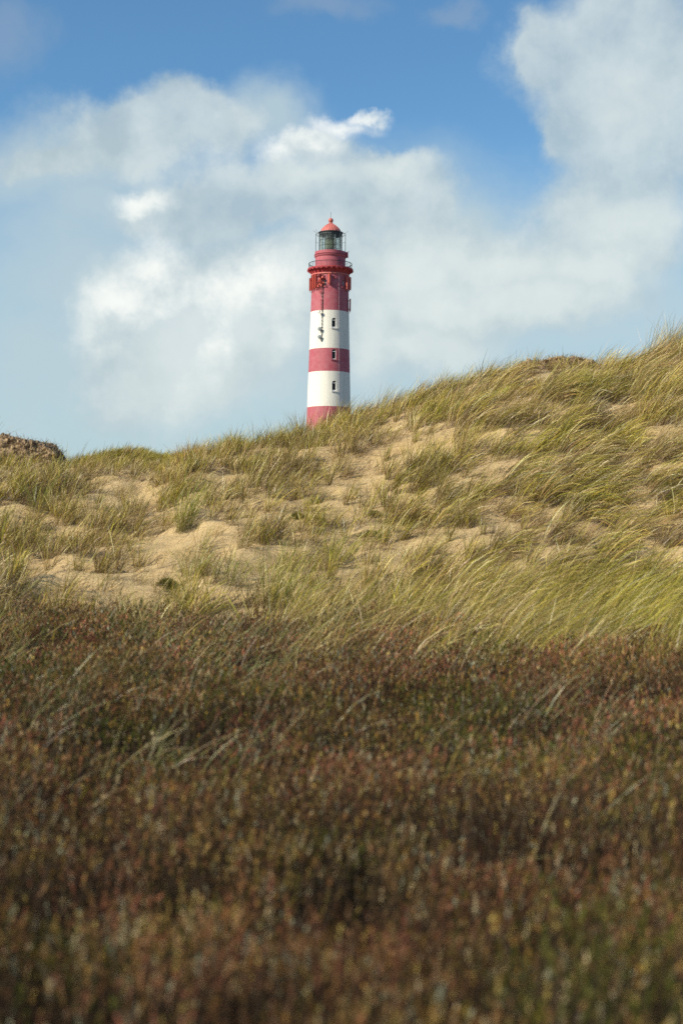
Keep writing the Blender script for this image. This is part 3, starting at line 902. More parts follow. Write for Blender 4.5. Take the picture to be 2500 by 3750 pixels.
def at_px(X, Y, r_px):
    """local point that shows at photo pixel X,Y at radius r_px around the tower axis (front half)"""
    off = (X - axisX(Y)); s = max(-1, min(1, off / r_px)); th = math.degrees(math.asin(s))
    r = r_px * PX
    yp = D - r * math.cos(R(th))
    P = on_plane(X, Y, yp)
    return th, r, P.z - ZB


def rad(px): return px * PX


# --- wall with real window openings
zb = [(1640, 84), (1496, 79.6), (1367.3, 76.1), (1283.3, 73.8), (1148, 70.2), (1066, 68.3), (1010, 67.6)]
def wall_r(z):
    zs = [lz(a) for a, _ in zb]; rs = [rad(b) for _, b in zb]
    return float(np.interp(z, zs, rs))
bm = bmesh.new()
prof = [(0, -0.5), (rad(84.2), -0.5)] + [(rad(r), lz(Y)) for Y, r in zb] + [(rad(67.6), lz(1000)), (0, lz(1000))]
pp = [prof[0], prof[1]]
for a, b in zip(prof[1:-1], prof[2:-1]):
    k = max(1, int((b[1] - a[1]) / 1.2))
    for q in range(1, k + 1): pp.append((a[0] + (b[0] - a[0]) * q / k, a[1] + (b[1] - a[1]) * q / k))
pp.append(prof[-1])
lathe(bm, pp, 160)
bmesh.ops.recalc_face_normals(bm, faces=bm.faces)
wall = link('tower_wall', bm, M_WALL, smooth=True)
wins = []   # th, z_bottom, width, height
for Xc, y0, y1, w in ((1223.9, 1163.0, 1198.8, 15.6), (1223.6, 1278.2, 1315.6, 15.9), (1223.3, 1394, 1431, 15.7)):
    th, r, z1 = at_px(Xc, y0, 74); _, _, z0 = at_px(Xc, y1, 74)
    wins.append((th, z0, w * PX, z1 - z0, 'low'))
th, r, z1 = at_px(1190.8, 1021.0, 68.3); _, _, z0 = at_px(1190.8, 1046.5, 68.3)
for k in range(6): wins.append((th + 60 * k, z0, 9.6 * PX, z1 - z0, 'top'))
cut = bmesh.new()


def arch_pts(w, h, n=8):
    r = w / 2
    return [(-r, 0), (r, 0)] + [(r * math.cos(math.pi * k / n), h - r + r * math.sin(math.pi * k / n)) for k in range(n + 1)]


def arch_prism(bm, th, r0, r1, z0, w, h, inset=0.0):
    F3 = frame_at(th); pts = arch_pts(w - 2 * inset, h - 2 * inset)
    A = [bm.verts.new(F3 @ Vector((x, r0, z0 + inset + z))) for x, z in pts]
    B = [bm.verts.new(F3 @ Vector((x, r1, z0 + inset + z))) for x, z in pts]
    bm.faces.new(A); bm.faces.new(B[::-1]); n = len(pts)
    for k in range(n): j = (k + 1) % n; bm.faces.new((A[j], A[k], B[k], B[j]))


for th, z0, w, h, kind in wins:
    rw = wall_r(z0 + h / 2)
    arch_prism(cut, th, rw - 0.32, rw + 0.6, z0, w, h)
bmesh.ops.recalc_face_normals(cut, faces=cut.faces)
cme = bpy.data.meshes.new('cut'); cut.to_mesh(cme); cut.free()
cobj = bpy.data.objects.new('cut', cme); C.objects.link(cobj)
cobj.parent = tower
md = wall.modifiers.new('b', 'BOOLEAN'); md.object = cobj; md.operation = 'DIFFERENCE'; md.solver = 'EXACT'
bpy.context.view_layer.update()
dg = bpy.context.evaluated_depsgraph_get()
nm = bpy.data.meshes.new_from_object(wall.evaluated_get(dg))
wall.modifiers.clear(); wall.data = nm
nm.set_sharp_from_angle(angle=R(35))
bpy.data.objects.remove(cobj)

for th, z0, w, h, kind in wins:
    rw = wall_r(z0 + h / 2); F3 = frame_at(th)
    bm = bmesh.new()
    t = 0.035
    # frame: extruded arch outline with a hole, transom and mullion-free lower sash
    O = arch_pts(w - 0.02, h - 0.01); I = arch_pts(w - 2 * t - 0.02, h - 2 * t)
    r1, r0 = rw - 0.14, rw - 0.22
    def vv(x, z, r, dz=0): return bm.verts.new(F3 @ Vector((x, r, z0 + z + dz)))
    Of = [vv(x, z, r1) for x, z in O]; If = [vv(x, z, r1, t) for x, z in I]
    Ob = [vv(x, z, r0) for x, z in O]; Ib = [vv(x, z, r0, t) for x, z in I]
    n = len(O)
    for k in range(n):
        j = (k + 1) % n
        bm.faces.new((Of[k], Of[j], If[j], If[k])); bm.faces.new((If[k], If[j], Ib[j], Ib[k])); bm.faces.new((Ob[j], Ob[k], Of[k], Of[j]))
    if kind == 'low':
        box(bm, F3 @ Vector((0, rw - 0.16, z0 + h - w / 2 - 0.02)), (w - 0.04, 0.09, 0.11), F3)
        box(bm, F3 @ Vector((w / 2 - 0.075, rw - 0.165, z0 + (h - w / 2) / 2)), (0.05, 0.08, h - w / 2 - 0.1), F3)
        box(bm, F3 @ Vector((0, rw - 0.155, z0 + 0.07)), (w - 0.05, 0.1, 0.13), F3)
    else:
        for zz in (0.3, 0.6, 0.9): box(bm, F3 @ Vector((0, rw - 0.17, z0 + zz)), (w - 0.06, 0.04, 0.03), F3)
        box(bm, F3 @ Vector((0, rw - 0.182, z0 + h * .45)), (0.03, 0.04, h * .8), F3)
    bmesh.ops.recalc_face_normals(bm, faces=bm.faces)
    wf = link('window', bm, M_WHITE)
    bm = bmesh.new(); P = arch_pts(w - 0.04, h - 0.02)
    bm.faces.new([bm.verts.new(F3 @ Vector((x, rw - 0.24, z0 + 0.01 + z))) for x, z in P]); bm.faces.new([bm.verts.new(F3 @ Vector((x, rw - 0.27, z0 + 0.01 + z))) for x, z in P[::-1]])
    link('pane', bm, M_PANE, wf)
    bm = bmesh.new()
    sw = w + (0.42 if kind == 'low' else 0.22)
    box(bm, F3 @ Vector((0.06 if kind == 'low' else 0, rw - 0.02, z0 - 0.10)), (sw, 0.36, 0.16), F3)
    bmesh.ops.bevel(bm, geom=bm.edges, offset=0.015, segments=1, affect='EDGES')
    zc = z0 - .1
    link('sill', bm, M_WHITE if (lz(1283) < zc < lz(1148) or zc < lz(1367)) else M_RED, wf)

# --- mouldings, gallery, drum, lantern
bm = bmesh.new()
zc0, zc1 = lz(1013.5), lz(1009)
lathe(bm, [(rad(67.0), zc0), (rad(70.6), zc0 + .02), (rad(71.0), (zc0 + zc1) / 2), (rad(70.4), zc1), (rad(67.0), zc1 + .02)], 128)
link('moulding', bm, M_DOME, smooth=True)
bm = bmesh.new()
zr = lz(1056)
lathe(bm, [(rad(68.0), zr - .05), (rad(69.0), zr - .04), (rad(69.0), zr + .03), (rad(68.0), zr + .04)], 128)
link('string_course', bm, M_RED, smooth=True)
bm = bmesh.new()
zg = lz(990.5)
pr = [(rad(67.2), zc1), (rad(68.5), lz(1005)), (rad(71.0), lz(1001)), (rad(74.5), lz(997.0)), (rad(76.5), lz(994.5)), (rad(76.5), lz(993))]
lathe(bm, pr, 128)
link('cornice', bm, M_CORN, smooth=True)
bm = bmesh.new()
zt = lz(986.5)
lathe(bm, [(rad(54), lz(993)), (rad(82.0), lz(993)), (rad(82.0), lz(991)), (rad(83.6), lz(990.5)), (rad(83.6), zt - .02), (rad(83.2), zt), (rad(54), zt)], 128, close=True)
gal = link('gallery', bm, M_CORN, smooth=True)
for k in range(28):
    th = k * 360 / 28 + 4
    bm = bmesh.new(); F3 = frame_at(th)
    # stepped console bracket
    P = [(rad(68), lz(1007)), (rad(70), lz(1006)), (rad(75), lz(1000)), (rad(80.5), lz(996.5)), (rad(82.3), lz(995.5)), (rad(82.3), lz(992.9)), (rad(68), lz(992.9))]
    A = [bm.verts.new(F3 @ Vector((-0.10, r, z))) for r, z in P]; B = [bm.verts.new(F3 @ Vector((0.10, r, z))) for r, z in P]
    bm.faces.new(A); bm.faces.new(B[::-1])
    for i in range(len(P)): j = (i + 1) % len(P); bm.faces.new((A[j], A[i], B[i], B[j]))
    box(bm, F3 @ Vector((0, rad(83.2), lz(993.4))), (0.22, 0.16, 0.22), F3)
    bmesh.ops.recalc_face_normals(bm, faces=bm.faces)
    link('bracket', bm, M_CORN)
bm = bmesh.new()
rr = rad(78.9); z0 = zt; z1 = lz(967.5)
tube(bm, ring_pts(rr, z1), 0.065, closed=True)
for q in (0.12, 0.42, 0.70): tube(bm, ring_pts(rr, z0 + (z1 - z0) * q), 0.018, closed=True)
for k in range(24):
    a = 2 * math.pi * k / 24 + .1
    tube(bm, [(rr * math.cos(a), rr * math.sin(a), z0), (rr * math.cos(a), rr * math.sin(a), z1)], 0.03)
link('railing', bm, M_STEEL, smooth=True)
bm = bmesh.new()
lathe(bm, [(rad(55.6), zt - .1), (rad(55.3), lz(944)), (rad(54.8), lz(938))], 128)
link('upper_drum', bm, M_RED, smooth=True)
bm = bmesh.new()
lathe(bm, [(rad(54.6), lz(945)), (rad(57.2), lz(944.5)), (rad(59.2), lz(941.5)), (rad(59.6), lz(938.8)), (rad(56.6), lz(938.2)), (rad(56.6), lz(936.8)), (rad(59.6), lz(936.0)), (rad(59.6), lz(934.6)), (rad(56.6), lz(933.8)), (rad(57.2), lz(925.5)), (rad(56.6), lz(924.6)), (rad(40), lz(924.6))], 128)
link('parapet', bm, M_RED, smooth=True)
bm = bmesh.new()
F3 = frame_at(86)
box(bm, F3 @ Vector((0, rad(60.5), lz(934))), (0.7, 0.35, 0.9), F3); bmesh.ops.bevel(bm, geom=bm.edges, offset=.03, segments=1, affect='EDGES')
link('junction_box', bm, M_CORN)
for xa, ya, xb, yb in ((1267, 925, 1279, 921.5), (1160, 854, 1145, 843), (1262, 856, 1274, 846), (1163, 850, 1156, 840)):
    bm = bmesh.new(); pa = on_plane(xa, ya, D) - Vector((AX, D, ZB)); pb = on_plane(xb, yb, D) - Vector((AX, D, ZB))
    tube(bm, [pa, pb], 0.022 if ya < 900 else 0.035, 5); link('rod_aerial', bm, M_STEEL)

lan = link('lantern', lathe(bmesh.new(), [(rad(41.0), lz(924.8)), (rad(43.4), lz(924.7)), (rad(43.4), lz(921)), (rad(41.0), lz(921))], 96, close=True), M_STEEL)
g0, g1 = lz(921), lz(853)
bm = bmesh.new(); lathe(bm, [(rad(42.0), g0), (rad(42.0), g1)], 16, phase=.1); link('glazing', bm, M_LGLASS, lan)
bm = bmesh.new()
for k in range(16):
    a = .1 + 2 * math.pi * k / 16
    tube(bm, [(rad(42.1) * math.cos(a), rad(42.1) * math.sin(a), g0), (rad(42.1) * math.cos(a), rad(42.1) * math.sin(a), g1)], 0.035, 5)
for q in (0.27, 0.56, .85): tube(bm, [(rad(42.3) * math.cos(.1 + 2 * math.pi * k / 16), rad(42.3) * math.sin(.1 + 2 * math.pi * k / 16), g0 + (g1 - g0) * q) for k in range(16)], 0.035, 5, closed=True)
link('glazing_bars', bm, M_STEEL, lan)
for k in range(8):
    a = .45 + 2 * math.pi * k / 8
    bm = bmesh.new(); tube(bm, [(rad(37) * math.cos(a), rad(37) * math.sin(a), g0), (rad(37) * math.cos(a), rad(37) * math.sin(a), g1)], 0.07, 6)
    link('inner_post', bm, M_WHITE, lan)
bm = bmesh.new()
lh = [(0, lz(919)), (rad(12), lz(919)), (rad(12), lz(915))]
nn_ = 26; za, zz = lz(914), lz(866)
for i in range(nn_):
    q = i / (nn_ - 1); r = 20.5 * (1 - max(0, (q - .68) / .32) ** 2 * .62) * (1 - max(0, (.12 - q) / .12) * .15)
    lh += [(rad(r * .965), za + (zz - za) * (q - .3 / nn_)), (rad(r), za + (zz - za) * q)]
lh += [(0, zz + .1)]
lathe(bm, lh, 40); link('lens', bm, M_LENS, lan, smooth=False)
bm = bmesh.new(); lathe(bm, [(0, lz(924)), (rad(19), lz(924)), (rad(19), lz(917.5)), (0, lz(917.5))], 32); link('lens_pedestal', bm, M_DARK, lan)
for k in range(6):
    a = 2 * math.pi * (k + .3) / 6
    bm = bmesh.new(); tube(bm, [(rad(21.4) * math.cos(a), rad(21.4) * math.sin(a), lz(917)), (rad(21.4) * math.cos(a), rad(21.4) * math.sin(a), lz(878))], 0.04, 5)
    link('lens_bar', bm, M_STEEL, lan)
bm = bmesh.new(); lathe(bm, [(rad(41.2), lz(864)), (rad(41.4), lz(853))], 48); link('dark_ring', bm, M_DARK, lan)  # plain dark ring just inside the top of the glazing
# outer cage
bm = bmesh.new(); ph = -4
cz0, cz1 = lz(924.4), lz(858.5)
for k in range(8):
    p = pol(ph + 90 + 45 * k, rad(54.4), 0)
    tube(bm, [(p.x, p.y, cz0), (p.x, p.y, cz1)], 0.055, 6)
    q = pol(ph + 90 + 45 * k, rad(45.5), lz(853.5))
    tube(bm, [(p.x, p.y, cz1), q], 0.035, 5)
    q2 = pol(ph + 90 + 45 * k, rad(43), cz0 + (cz1 - cz0) * .52)
    tube(bm, [(p.x, p.y, q2.z + .1), q2], 0.025, 5)
for q in (1.0, ): tube(bm, [pol(ph + 90 + 45 * k / 2, rad(54.4), cz0 + (cz1 - cz0) * q) for k in range(16)], 0.03, 5, closed=True)
tube(bm, [pol(ph + 90 + 45 * k / 2, rad(49), lz(864)) for k in range(16)], 0.022, 5, closed=True)
link('cage', bm, M_STEEL, lan)
# eave, dome, ball
bm = bmesh.new()
lathe(bm, [(rad(36), lz(857)), (rad(43), lz(856)), (rad(45.6), lz(853.8)), (rad(45.6), lz(852.3)), (rad(37), lz(850.3)), (rad(36), lz(850.3))], 32, close=True)
link('eave', bm, M_STEEL, lan)
bm = bmesh.new()
lathe(bm, [(0, lz(861)), (rad(30), lz(860)), (rad(41), lz(856.6)), (0, lz(855))], 48); link('ceiling', bm, M_DARK, lan)
bm = bmesh.new()
dp = [(37.2, 850.4), (36.7, 847.5), (34.6, 843.0), (31.5, 838.5), (27.5, 834.0), (23, 829.8), (18.5, 826.0), (14, 822.8), (10.5, 820.8), (8.4, 819.6), (7.8, 817.5), (8.0, 816.6), (6.0, 815.8), (5.4, 814.8)]
lathe(bm, [(rad(r), lz(y)) for r, y in dp], 96)
dome = link('dome', bm, M_DOME, lan, smooth=True)
bm = bmesh.new()
for k in range(20):
    a = 2 * math.pi * (k + .5) / 20
    tube(bm, [((rad(r) + .01) * math.cos(a), (rad(r) + .01) * math.sin(a), lz(y)) for r, y in dp[:10]], 0.032, 5)
link('dome_ribs', bm, M_DOME, lan)
bm = bmesh.new()
bc = 807.3; br = 9.0
lathe(bm, [(0, lz(bc) - rad(br))] + [(rad(br) * math.sin(math.pi * k / 16), lz(bc) - rad(br) * math.cos(math.pi * k / 16)) for k in range(1, 16)] + [(0, lz(bc) + rad(br))], 40)
link('vent_ball', bm, M_DOME, lan, smooth=True)
bm = bmesh.new(); tube(bm, [(0, 0, lz(799.5)), (0, 0, lz(776))], 0.028, 6); link('lightning_rod', bm, M_STEEL, lan)

# lightning conductor down the wall
bm = bmesh.new()
for k in range(0, 34):
    pass
zs = np.linspace(0, lz(1014), 30)
thc = 29.3
A = []
F3 = frame_at(thc)
prev = None
for z in zs:
    r = wall_r(z)
    ring = [bm.verts.new(F3 @ Vector((x, r + d, z))) for x, d in ((-.03, -.02), (-.03, .012), (.03, .012), (.03, -.02))]
    if prev:
        for i in range(3): bm.faces.new((prev[i], prev[i + 1], ring[i + 1], ring[i]))
    prev = ring
bmesh.ops.recalc_face_normals(bm, faces=bm.faces)
link('conductor_strip', bm, plain('pale_strip', (0.66, 0.50, 0.49), .6))


# --- antennas
def panel(X, Y0, Y1, rp, wpx, dpx=4.0, mat=M_ANT, round_=False, name='panel_antenna'):
    th, r, z1 = at_px(X, Y0, rp); _, _, z0 = at_px(X, Y1, rp)
    F3 = frame_at(th); bm = bmesh.new(); h = z1 - z0
    if round_:
        bmesh.ops.create_cone(bm, cap_ends=True, segments=20, radius1=wpx * PX / 2, radius2=wpx * PX / 2, depth=h)
        for v in bm.verts: v.co = F3 @ v.co + pol(th, r, (z0 + z1) / 2)
        top = [e for e in bm.edges if e.is_boundary is False and abs(e.verts[0].co.z - e.verts[1].co.z) < 1e-5]
        bmesh.ops.bevel(bm, geom=top, offset=wpx * PX * .18, segments=3, affect='EDGES')
    else:
        box(bm, pol(th, r, (z0 + z1) / 2), (wpx * PX, dpx * PX, h), F3)
        bmesh.ops.bevel(bm, geom=bm.edges, offset=0.04, segments=2, affect='EDGES')
    o = link(name, bm, mat, smooth=round_)
    bm = bmesh.new()
    rw = wall_r(z0)
    tube(bm, [pol(th + 2.5, r - dpx * PX * .7, z0 - .15), pol(th + 2.5, r - dpx * PX * .7, z1 + .1)], 0.045)
    for q in (.15, .85):
        z = z0 + h * q
        tube(bm, [pol(th, rw - .05, z), pol(th, r, z)], 0.05)
        box(bm, pol(th + 1.2, r - dpx * PX * .7, z), (0.28, 0.16, 0.12), F3)
    tube(bm, [pol(th, r, z0 + .02), pol(th, r, z0 - .22), pol(th + 2, r - .12, z0 - .36), pol(th + 3, rw, z0 - .3)], 0.03, 5)
    link('bracket', bm, M_ANTD, o)
    return o


panel(1135.4, 1020, 1064, 76.5, 3.2)
panel(1142.5, 1015, 1062, 75, 3.0, 3)
panel(1148.6, 1006, 1056, 74.5, 5.0)
panel(1156.0, 1004, 1055, 75, 3.8)
panel(1206.6, 1002, 1036, 75.5, 8.2, 8, round_=True)
panel(1270.2, 1011, 1059, 74.5, 5.6)
panel(1281.0, 1016, 1061, 78.5, 8.0, 5)
panel(1281.8, 1095, 1139.5, 77.5, 3.4, 3, mat=M_ANTD)
panel(1164.5, 1030, 1056, 73, 3.0, 3, mat=M_ANTD)


def dish(X, Y, rp, Rpx, mat, yaw, pitch=0, back=0.5):
    th, r, z = at_px(X, Y, rp); P = pol(th, r, z); rr = Rpx * PX
    bm = bmesh.new()
    lathe(bm, [(0, -.04), (rr * .5, -.01), (rr * .9, .07), (rr, .10), (rr, .16), (rr * .96, .18), (rr * .5, .21), (0, .225)], 32)
    M = Matrix.Rotation(R(yaw), 3, 'Z') @ Matrix.Rotation(R(90 - pitch), 3, 'X')
    for v in bm.verts: v.co = M @ v.co + P
    bmesh.ops.recalc_face_normals(bm, faces=bm.faces)
    o = link('dish_antenna', bm, mat, smooth=True)
    n = M @ Vector((0, 0, 1))
    bm = bmesh.new()
    b = P - n * 0.25
    tube(bm, [P, b], 0.12, 8)
    rw = wall_r(z)
    tube(bm, [b + Vector((0, 0, -.45)), b + Vector((0, 0, .45))], 0.05)
    for dz in (-.35, .3): tube(bm, [b + Vector((0, 0, dz)), pol(th + 8, rw - .05, z + dz)], 0.045)
    box(bm, b + Vector((.12, 0, -.05)), (.22, .2, .35))
    link('mount', bm, M_GREY if mat == M_GREY else M_ANTD, o)


dish(1171.4, 1029.3, 79, 7.0, M_ANT, 18, 4)
dish(1171.8, 1010.5, 78, 7.6, M_ANTD, 30, 0)  # dark red puts the shadow on this dish's back into its colour
dish(1182, 1016, 76, 3.6, M_ANT, -35, 0)
dish(1170.2, 1204, 82, 6.8, M_GREY, 12, -4)
dish(1170.0, 1233.4, 82, 6.8, M_GREY, 12, -4)

# service pole with cable run and step brackets
th, r, za = at_px(1180.5, 1064, 71.5); _, _, zb_ = at_px(1178.8, 1252, 76)
bm = bmesh.new()
pts = [pol(th, wall_r(z) + .10, z) for z in np.linspace(zb_, za, 14)]
tube(bm, pts, 0.035)
tube(bm, [pol(th + 1.8, wall_r(z) + .05, z) for z in np.linspace(zb_ + 1, za + 3.2, 14)], 0.04)
run = link('cable_run', bm, plain('cable_grey', (0.14, 0.11, 0.10), .6))
for z in np.arange(zb_ + .2, za, .62):
    bm = bmesh.new()
    tube(bm, [pol(th, wall_r(z) - .02, z), pol(th, wall_r(z) + .26, z)], 0.035, 5)
    box(bm, pol(th + .9, wall_r(z) + .10, z), (.18, .10, .07), frame_at(th))
    link('clamp', bm, M_STEEL, run)
# hoops of the small work cage and equipment boxes
bm = bmesh.new()
t0, r0, _ = at_px(1174, 1060, 75)
_, _, zt_ = at_px(1174, 1046, 75); _, _, zb2 = at_px(1174, 1073, 75)
for k in (-1, 1):
    tube(bm, [pol(t0 + 4.8 * k, r0, zt_), pol(t0 + 4.8 * k, r0, zb2 + .35), pol(t0 + 3.2 * k, r0, zb2 + .08), pol(t0, r0, zb2)], 0.045)
for q in (.25, .5, .8): tube(bm, [pol(t0 - 4.8, r0, zb2 + (zt_ - zb2) * q), pol(t0 + 4.8, r0, zb2 + (zt_ - zb2) * q + .05)], 0.035)
for k in (-1, 1): tube(bm, [pol(t0 + 4.8 * k, r0, zt_ - .1), pol(t0 + 4.8 * k, wall_r(zt_), zt_ - .1)], 0.045)
link('antenna_frame', bm, M_ANTD)
for X, Y, w_, h, rp in ((1166, 1047, 5, 8, 72), (1172, 1041, 5, 7, 75), (1178, 1040, 5, 14, 73.5), (1186, 1035, 4, 5, 72), (1174, 1019.5, 6, 6, 74)):
    bm = bmesh.new(); t_, r_, z_ = at_px(X, Y, rp); box(bm, pol(t_, r_, z_), (w_ * PX, .35, h * PX), frame_at(t_))
    bmesh.ops.bevel(bm, geom=bm.edges, offset=.03, segments=1, affect='EDGES')
    link('radio_unit', bm, M_ANT)
for a, b in (((1160, 1008), (1188, 1006)), ((1160, 1034), (1186, 1026)), ((1170, 1056), (1184, 1046)), ((1176, 1072), (1181, 1090)), ((1179, 1060), (1182, 1046))):
    bm = bmesh.new(); t1_, r1_, z1_ = at_px(a[0], a[1], 72); t2_, r2_, z2_ = at_px(b[0], b[1], 71); tube(bm, [pol(t1_, r1_, z1_), pol((t1_ + t2_) / 2, r1_ + .1, (z1_ + z2_) / 2 - .2), pol(t2_, r2_, z2_)], 0.04, 5)
    link('cable', bm, M_STEEL)
# ring rail carrying the antennas
bm = bmesh.new(); tube(bm, [pol(a, rad(72), lz(1021)) for a in range(-85, -15, 5)], 0.05, 6); link('antenna_rail', bm, M_ANTD); bm = bmesh.new(); tube(bm, [pol(a, rad(71.5), lz(1050)) for a in range(-85, -15, 5)], 0.05, 6)
link('antenna_rail', bm, M_ANTD)
# dipole frame on the red band
bm = bmesh.new()
t_, r_, z1_ = at_px(1176.3, 1095, 75); _, _, z0_ = at_px(1176.3, 1137, 75)
tube(bm, [pol(t_, r_, z0_), pol(t_, r_, z1_), pol(t_ + 2.6, r_ - .05, z1_ - .05), pol(t_ + 2.6, r_ - .05, z0_ + .05)], 0.038, 5, closed=True)
for q in (.1, .5, .92): tube(bm, [pol(t_, r_, z0_ + (z1_ - z0_) * q), pol(th, wall_r(z0_) - .02, z0_ + (z1_ - z0_) * q)], .035, 5)
link('dipole_antenna', bm, M_ANTD)
# white camera box on an arm at the top of the white band
bm = bmesh.new()
t_, r_, z_ = at_px(1168.5, 1141, 84)
box(bm, pol(t_, r_, z_), (8.5 * PX, .3, 5.5 * PX), frame_at(t_)); bmesh.ops.bevel(bm, geom=bm.edges, offset=.04, segments=2, affect='EDGES')
tb, rb, z2_ = at_px(1180.5, 1151, 72)
lampb = link('sensor_box', bm, M_WHITE)
bm = bmesh.new(); tube(bm, [pol(t_, r_, z_ - .2), pol(t_ + 2, r_ - .1, z_ - .35), pol(tb, rb, z2_)], .04, 6); link('arm', bm, M_STEEL, lampb)
# small wall box
bm = bmesh.new(); t_, r_, z_ = at_px(1226, 1015.5, 68.8); box(bm, pol(t_, r_, z_), (7.5 * PX, .22, 8 * PX), frame_at(t_)); bmesh.ops.bevel(bm, geom=bm.edges, offset=.02, segments=1, affect='EDGES'); link('wall_box', bm, M_RED)

# ---------------------------------------------------------------- light and sky
SUN_EL = 34.0; SUN_AZ = 31.0     # azimuth: angle from -x towards the camera
sdir = Vector((-math.cos(R(SUN_AZ)) * math.cos(R(SUN_EL)), -math.sin(R(SUN_AZ)) * math.cos(R(SUN_EL)), math.sin(R(SUN_EL))))
sl = bpy.data.lights.new('sun', 'SUN'); sl.energy = 5.0; sl.angle = R(0.5); sl.color = (1.0, 0.90, 0.72)
so = bpy.data.objects.new('sun', sl); C.objects.link(so)
so.rotation_euler = (-sdir).to_track_quat('-Z', 'Y').to_euler()

w = bpy.data.worlds.new('World'); sc.world = w; w.use_nodes = True
w.cycles.sampling_method = 'MANUAL'; w.cycles.sample_map_resolution = 512
nt = w.node_tree; L = nt.links.new
bg = nt.nodes['Background']; bg.inputs['Strength'].default_value = 0.1
sky = N(nt, 'ShaderNodeTexSky', sky_type='NISHITA', sun_disc=False)
sky.sun_elevation = R(SUN_EL); sky.sun_rotation = math.atan2(sdir.x, sdir.y)
sky.altitude = 0; sky.air_density = 1.0; sky.dust_density = 0.6; sky.ozone_density = 2.0
tcn = N(nt, 'ShaderNodeTexCoord'); dirv = tcn.outputs['Generated']


def vmath(op, *a, **k):
    n = N(nt, 'ShaderNodeVectorMath', operation=op)
    for i, q in enumerate(a):
        if isinstance(q, (tuple, list)): n.inputs[i].default_value = q
        else: L(q, n.inputs[i])
    return n


def fmath(op, *a, clamp=False):
    n = N(nt, 'ShaderNodeMath', operation=op); n.use_clamp = clamp
    for i, q in enumerate(a):
        if isinstance(q, (int, float)): n.inputs[i].default_value = q
        else: L(q, n.inputs[i])
    return n.outputs[0]


def noise(scale, detail, rough=0.55, dist=0.0, off=(0, 0, 0), stretch=(1, 1, 1)):
    m = vmath('MULTIPLY_ADD', dirv, tuple(stretch), tuple(off))
    n = N(nt, 'ShaderNodeTexNoise', ins={'Scale': scale, 'Detail': detail, 'Roughness': rough, 'Distortion': dist})
    L(m.outputs[0], n.inputs['Vector']); return n


sep = N(nt, 'ShaderNodeSeparateXYZ'); L(dirv, sep.inputs[0])
yy = fmath('MAXIMUM', sep.outputs['Y'], 0.12)
pq = N(nt, 'ShaderNodeCombineXYZ'); L(fmath('DIVIDE', sep.outputs['X'], yy), pq.inputs[0]); L(fmath('DIVIDE', sep.outputs['Z'], yy), pq.inputs[1])
wn = noise(4.5, 3.0, 0.5)
wo = vmath('MULTIPLY_ADD', wn.outputs['Color'], (0.10, 0.10, 0), (-0.05, -0.05, 0))
wn2 = noise(16.0, 6.0, 0.62, off=(3, 1, 2))
wo2 = vmath('MULTIPLY_ADD', wn2.outputs['Color'], (0.060, 0.060, 0), (-0.030, -0.030, 0))
P1 = vmath('ADD', pq.outputs[0], wo.outputs[0]); P2 = vmath('ADD', P1.outputs[0], wo2.outputs[0])
wo3 = vmath('MULTIPLY', wo.outputs[0], (0.35, 0.35, 0)); P3 = vmath('ADD', pq.outputs[0], wo3.outputs[0]); P4 = vmath('ADD', P3.outputs[0], wo2.outputs[0])


def blobs(lst, k=0.12, PW=P4.outputs[0]):
    """soft ellipses in the sky; 0.5 on their rim"""
    acc = None
    for fx, fy, rx, ry in lst:
        d = ray(fx * 1.5944, fy * 1.5944); cx, cy = d.x / d.y, d.z / d.y
        sx_, sy_ = F / (rx * 1.5944), F / (ry * 1.5944)
        v = vmath('MULTIPLY_ADD', PW, (sx_, sy_, 0), (-cx * sx_, -cy * sy_, 0))
        ln = vmath('LENGTH', v.outputs[0]).outputs['Value']
        b = fmath('MULTIPLY_ADD', ln, -0.5, 1.0)
        acc = b if acc is None else fmath('SMOOTH_MAX', acc, b, k)
    return acc


def layer(b, nz, amp, lo, hi):
    v = fmath('ADD', b, fmath('MULTIPLY_ADD', nz, amp, -0.5 * amp))
    m = N(nt, 'ShaderNodeMapRange', interpolation_type='SMOOTHSTEP', ins={1: lo, 2: hi, 3: 0.0, 4: 1.0}); L(v, m.inputs[0])
    return m.outputs[0]


nA = noise(9.0, 8.0, 0.60); nB = noise(14.0, 9.0, 0.62, off=(7, 2, 5)); nC = noise(4.5, 6.0, 0.6, off=(1, 9, 4), stretch=(1, 1, 1.8)); nA2 = noise(9.0, 6.0, 0.60, off=(-0.018, -0.006, 0.022)); nD = noise(7.0, 7.0, 0.6, off=(4, 4, 8))
haze = blobs([(760, 780, 1000, 330), (200, 650, 320, 250), (1280, 640, 480, 240), (1100, 540, 160, 90), (150, 380, 320, 110), (620, 260, 110, 90), (880, 560, 300, 170), (600, 880, 420, 130), (1300, 720, 300, 150), (60, 800, 200, 240), (250, 480, 200, 120)], .2)
faint = blobs([(20, 80, 90, 120), (770, 5, 120, 40), (1040, 25, 70, 35), (30, 330, 120, 90)], .1)
main = blobs([(330, 300, 225, 110), (425, 220, 125, 90), (510, 290, 100, 85), (110, 360, 160, 55), (800, 470, 225, 110), (640, 440, 210, 95), (850, 410, 150, 65), (960, 480, 85, 75),
              (450, 490, 170, 70), (1430, 110, 240, 200), (1450, 330, 190, 210), (1390, 510, 210, 140), (1240, 90, 65, 110), (1150, 650, 380, 110),
              (430, 790, 260, 210), (900, 700, 240, 200), (700, 640, 280, 170), (400, 880, 230, 130), (1300, 300, 65, 80), (730, 340, 100, 50)], .18)
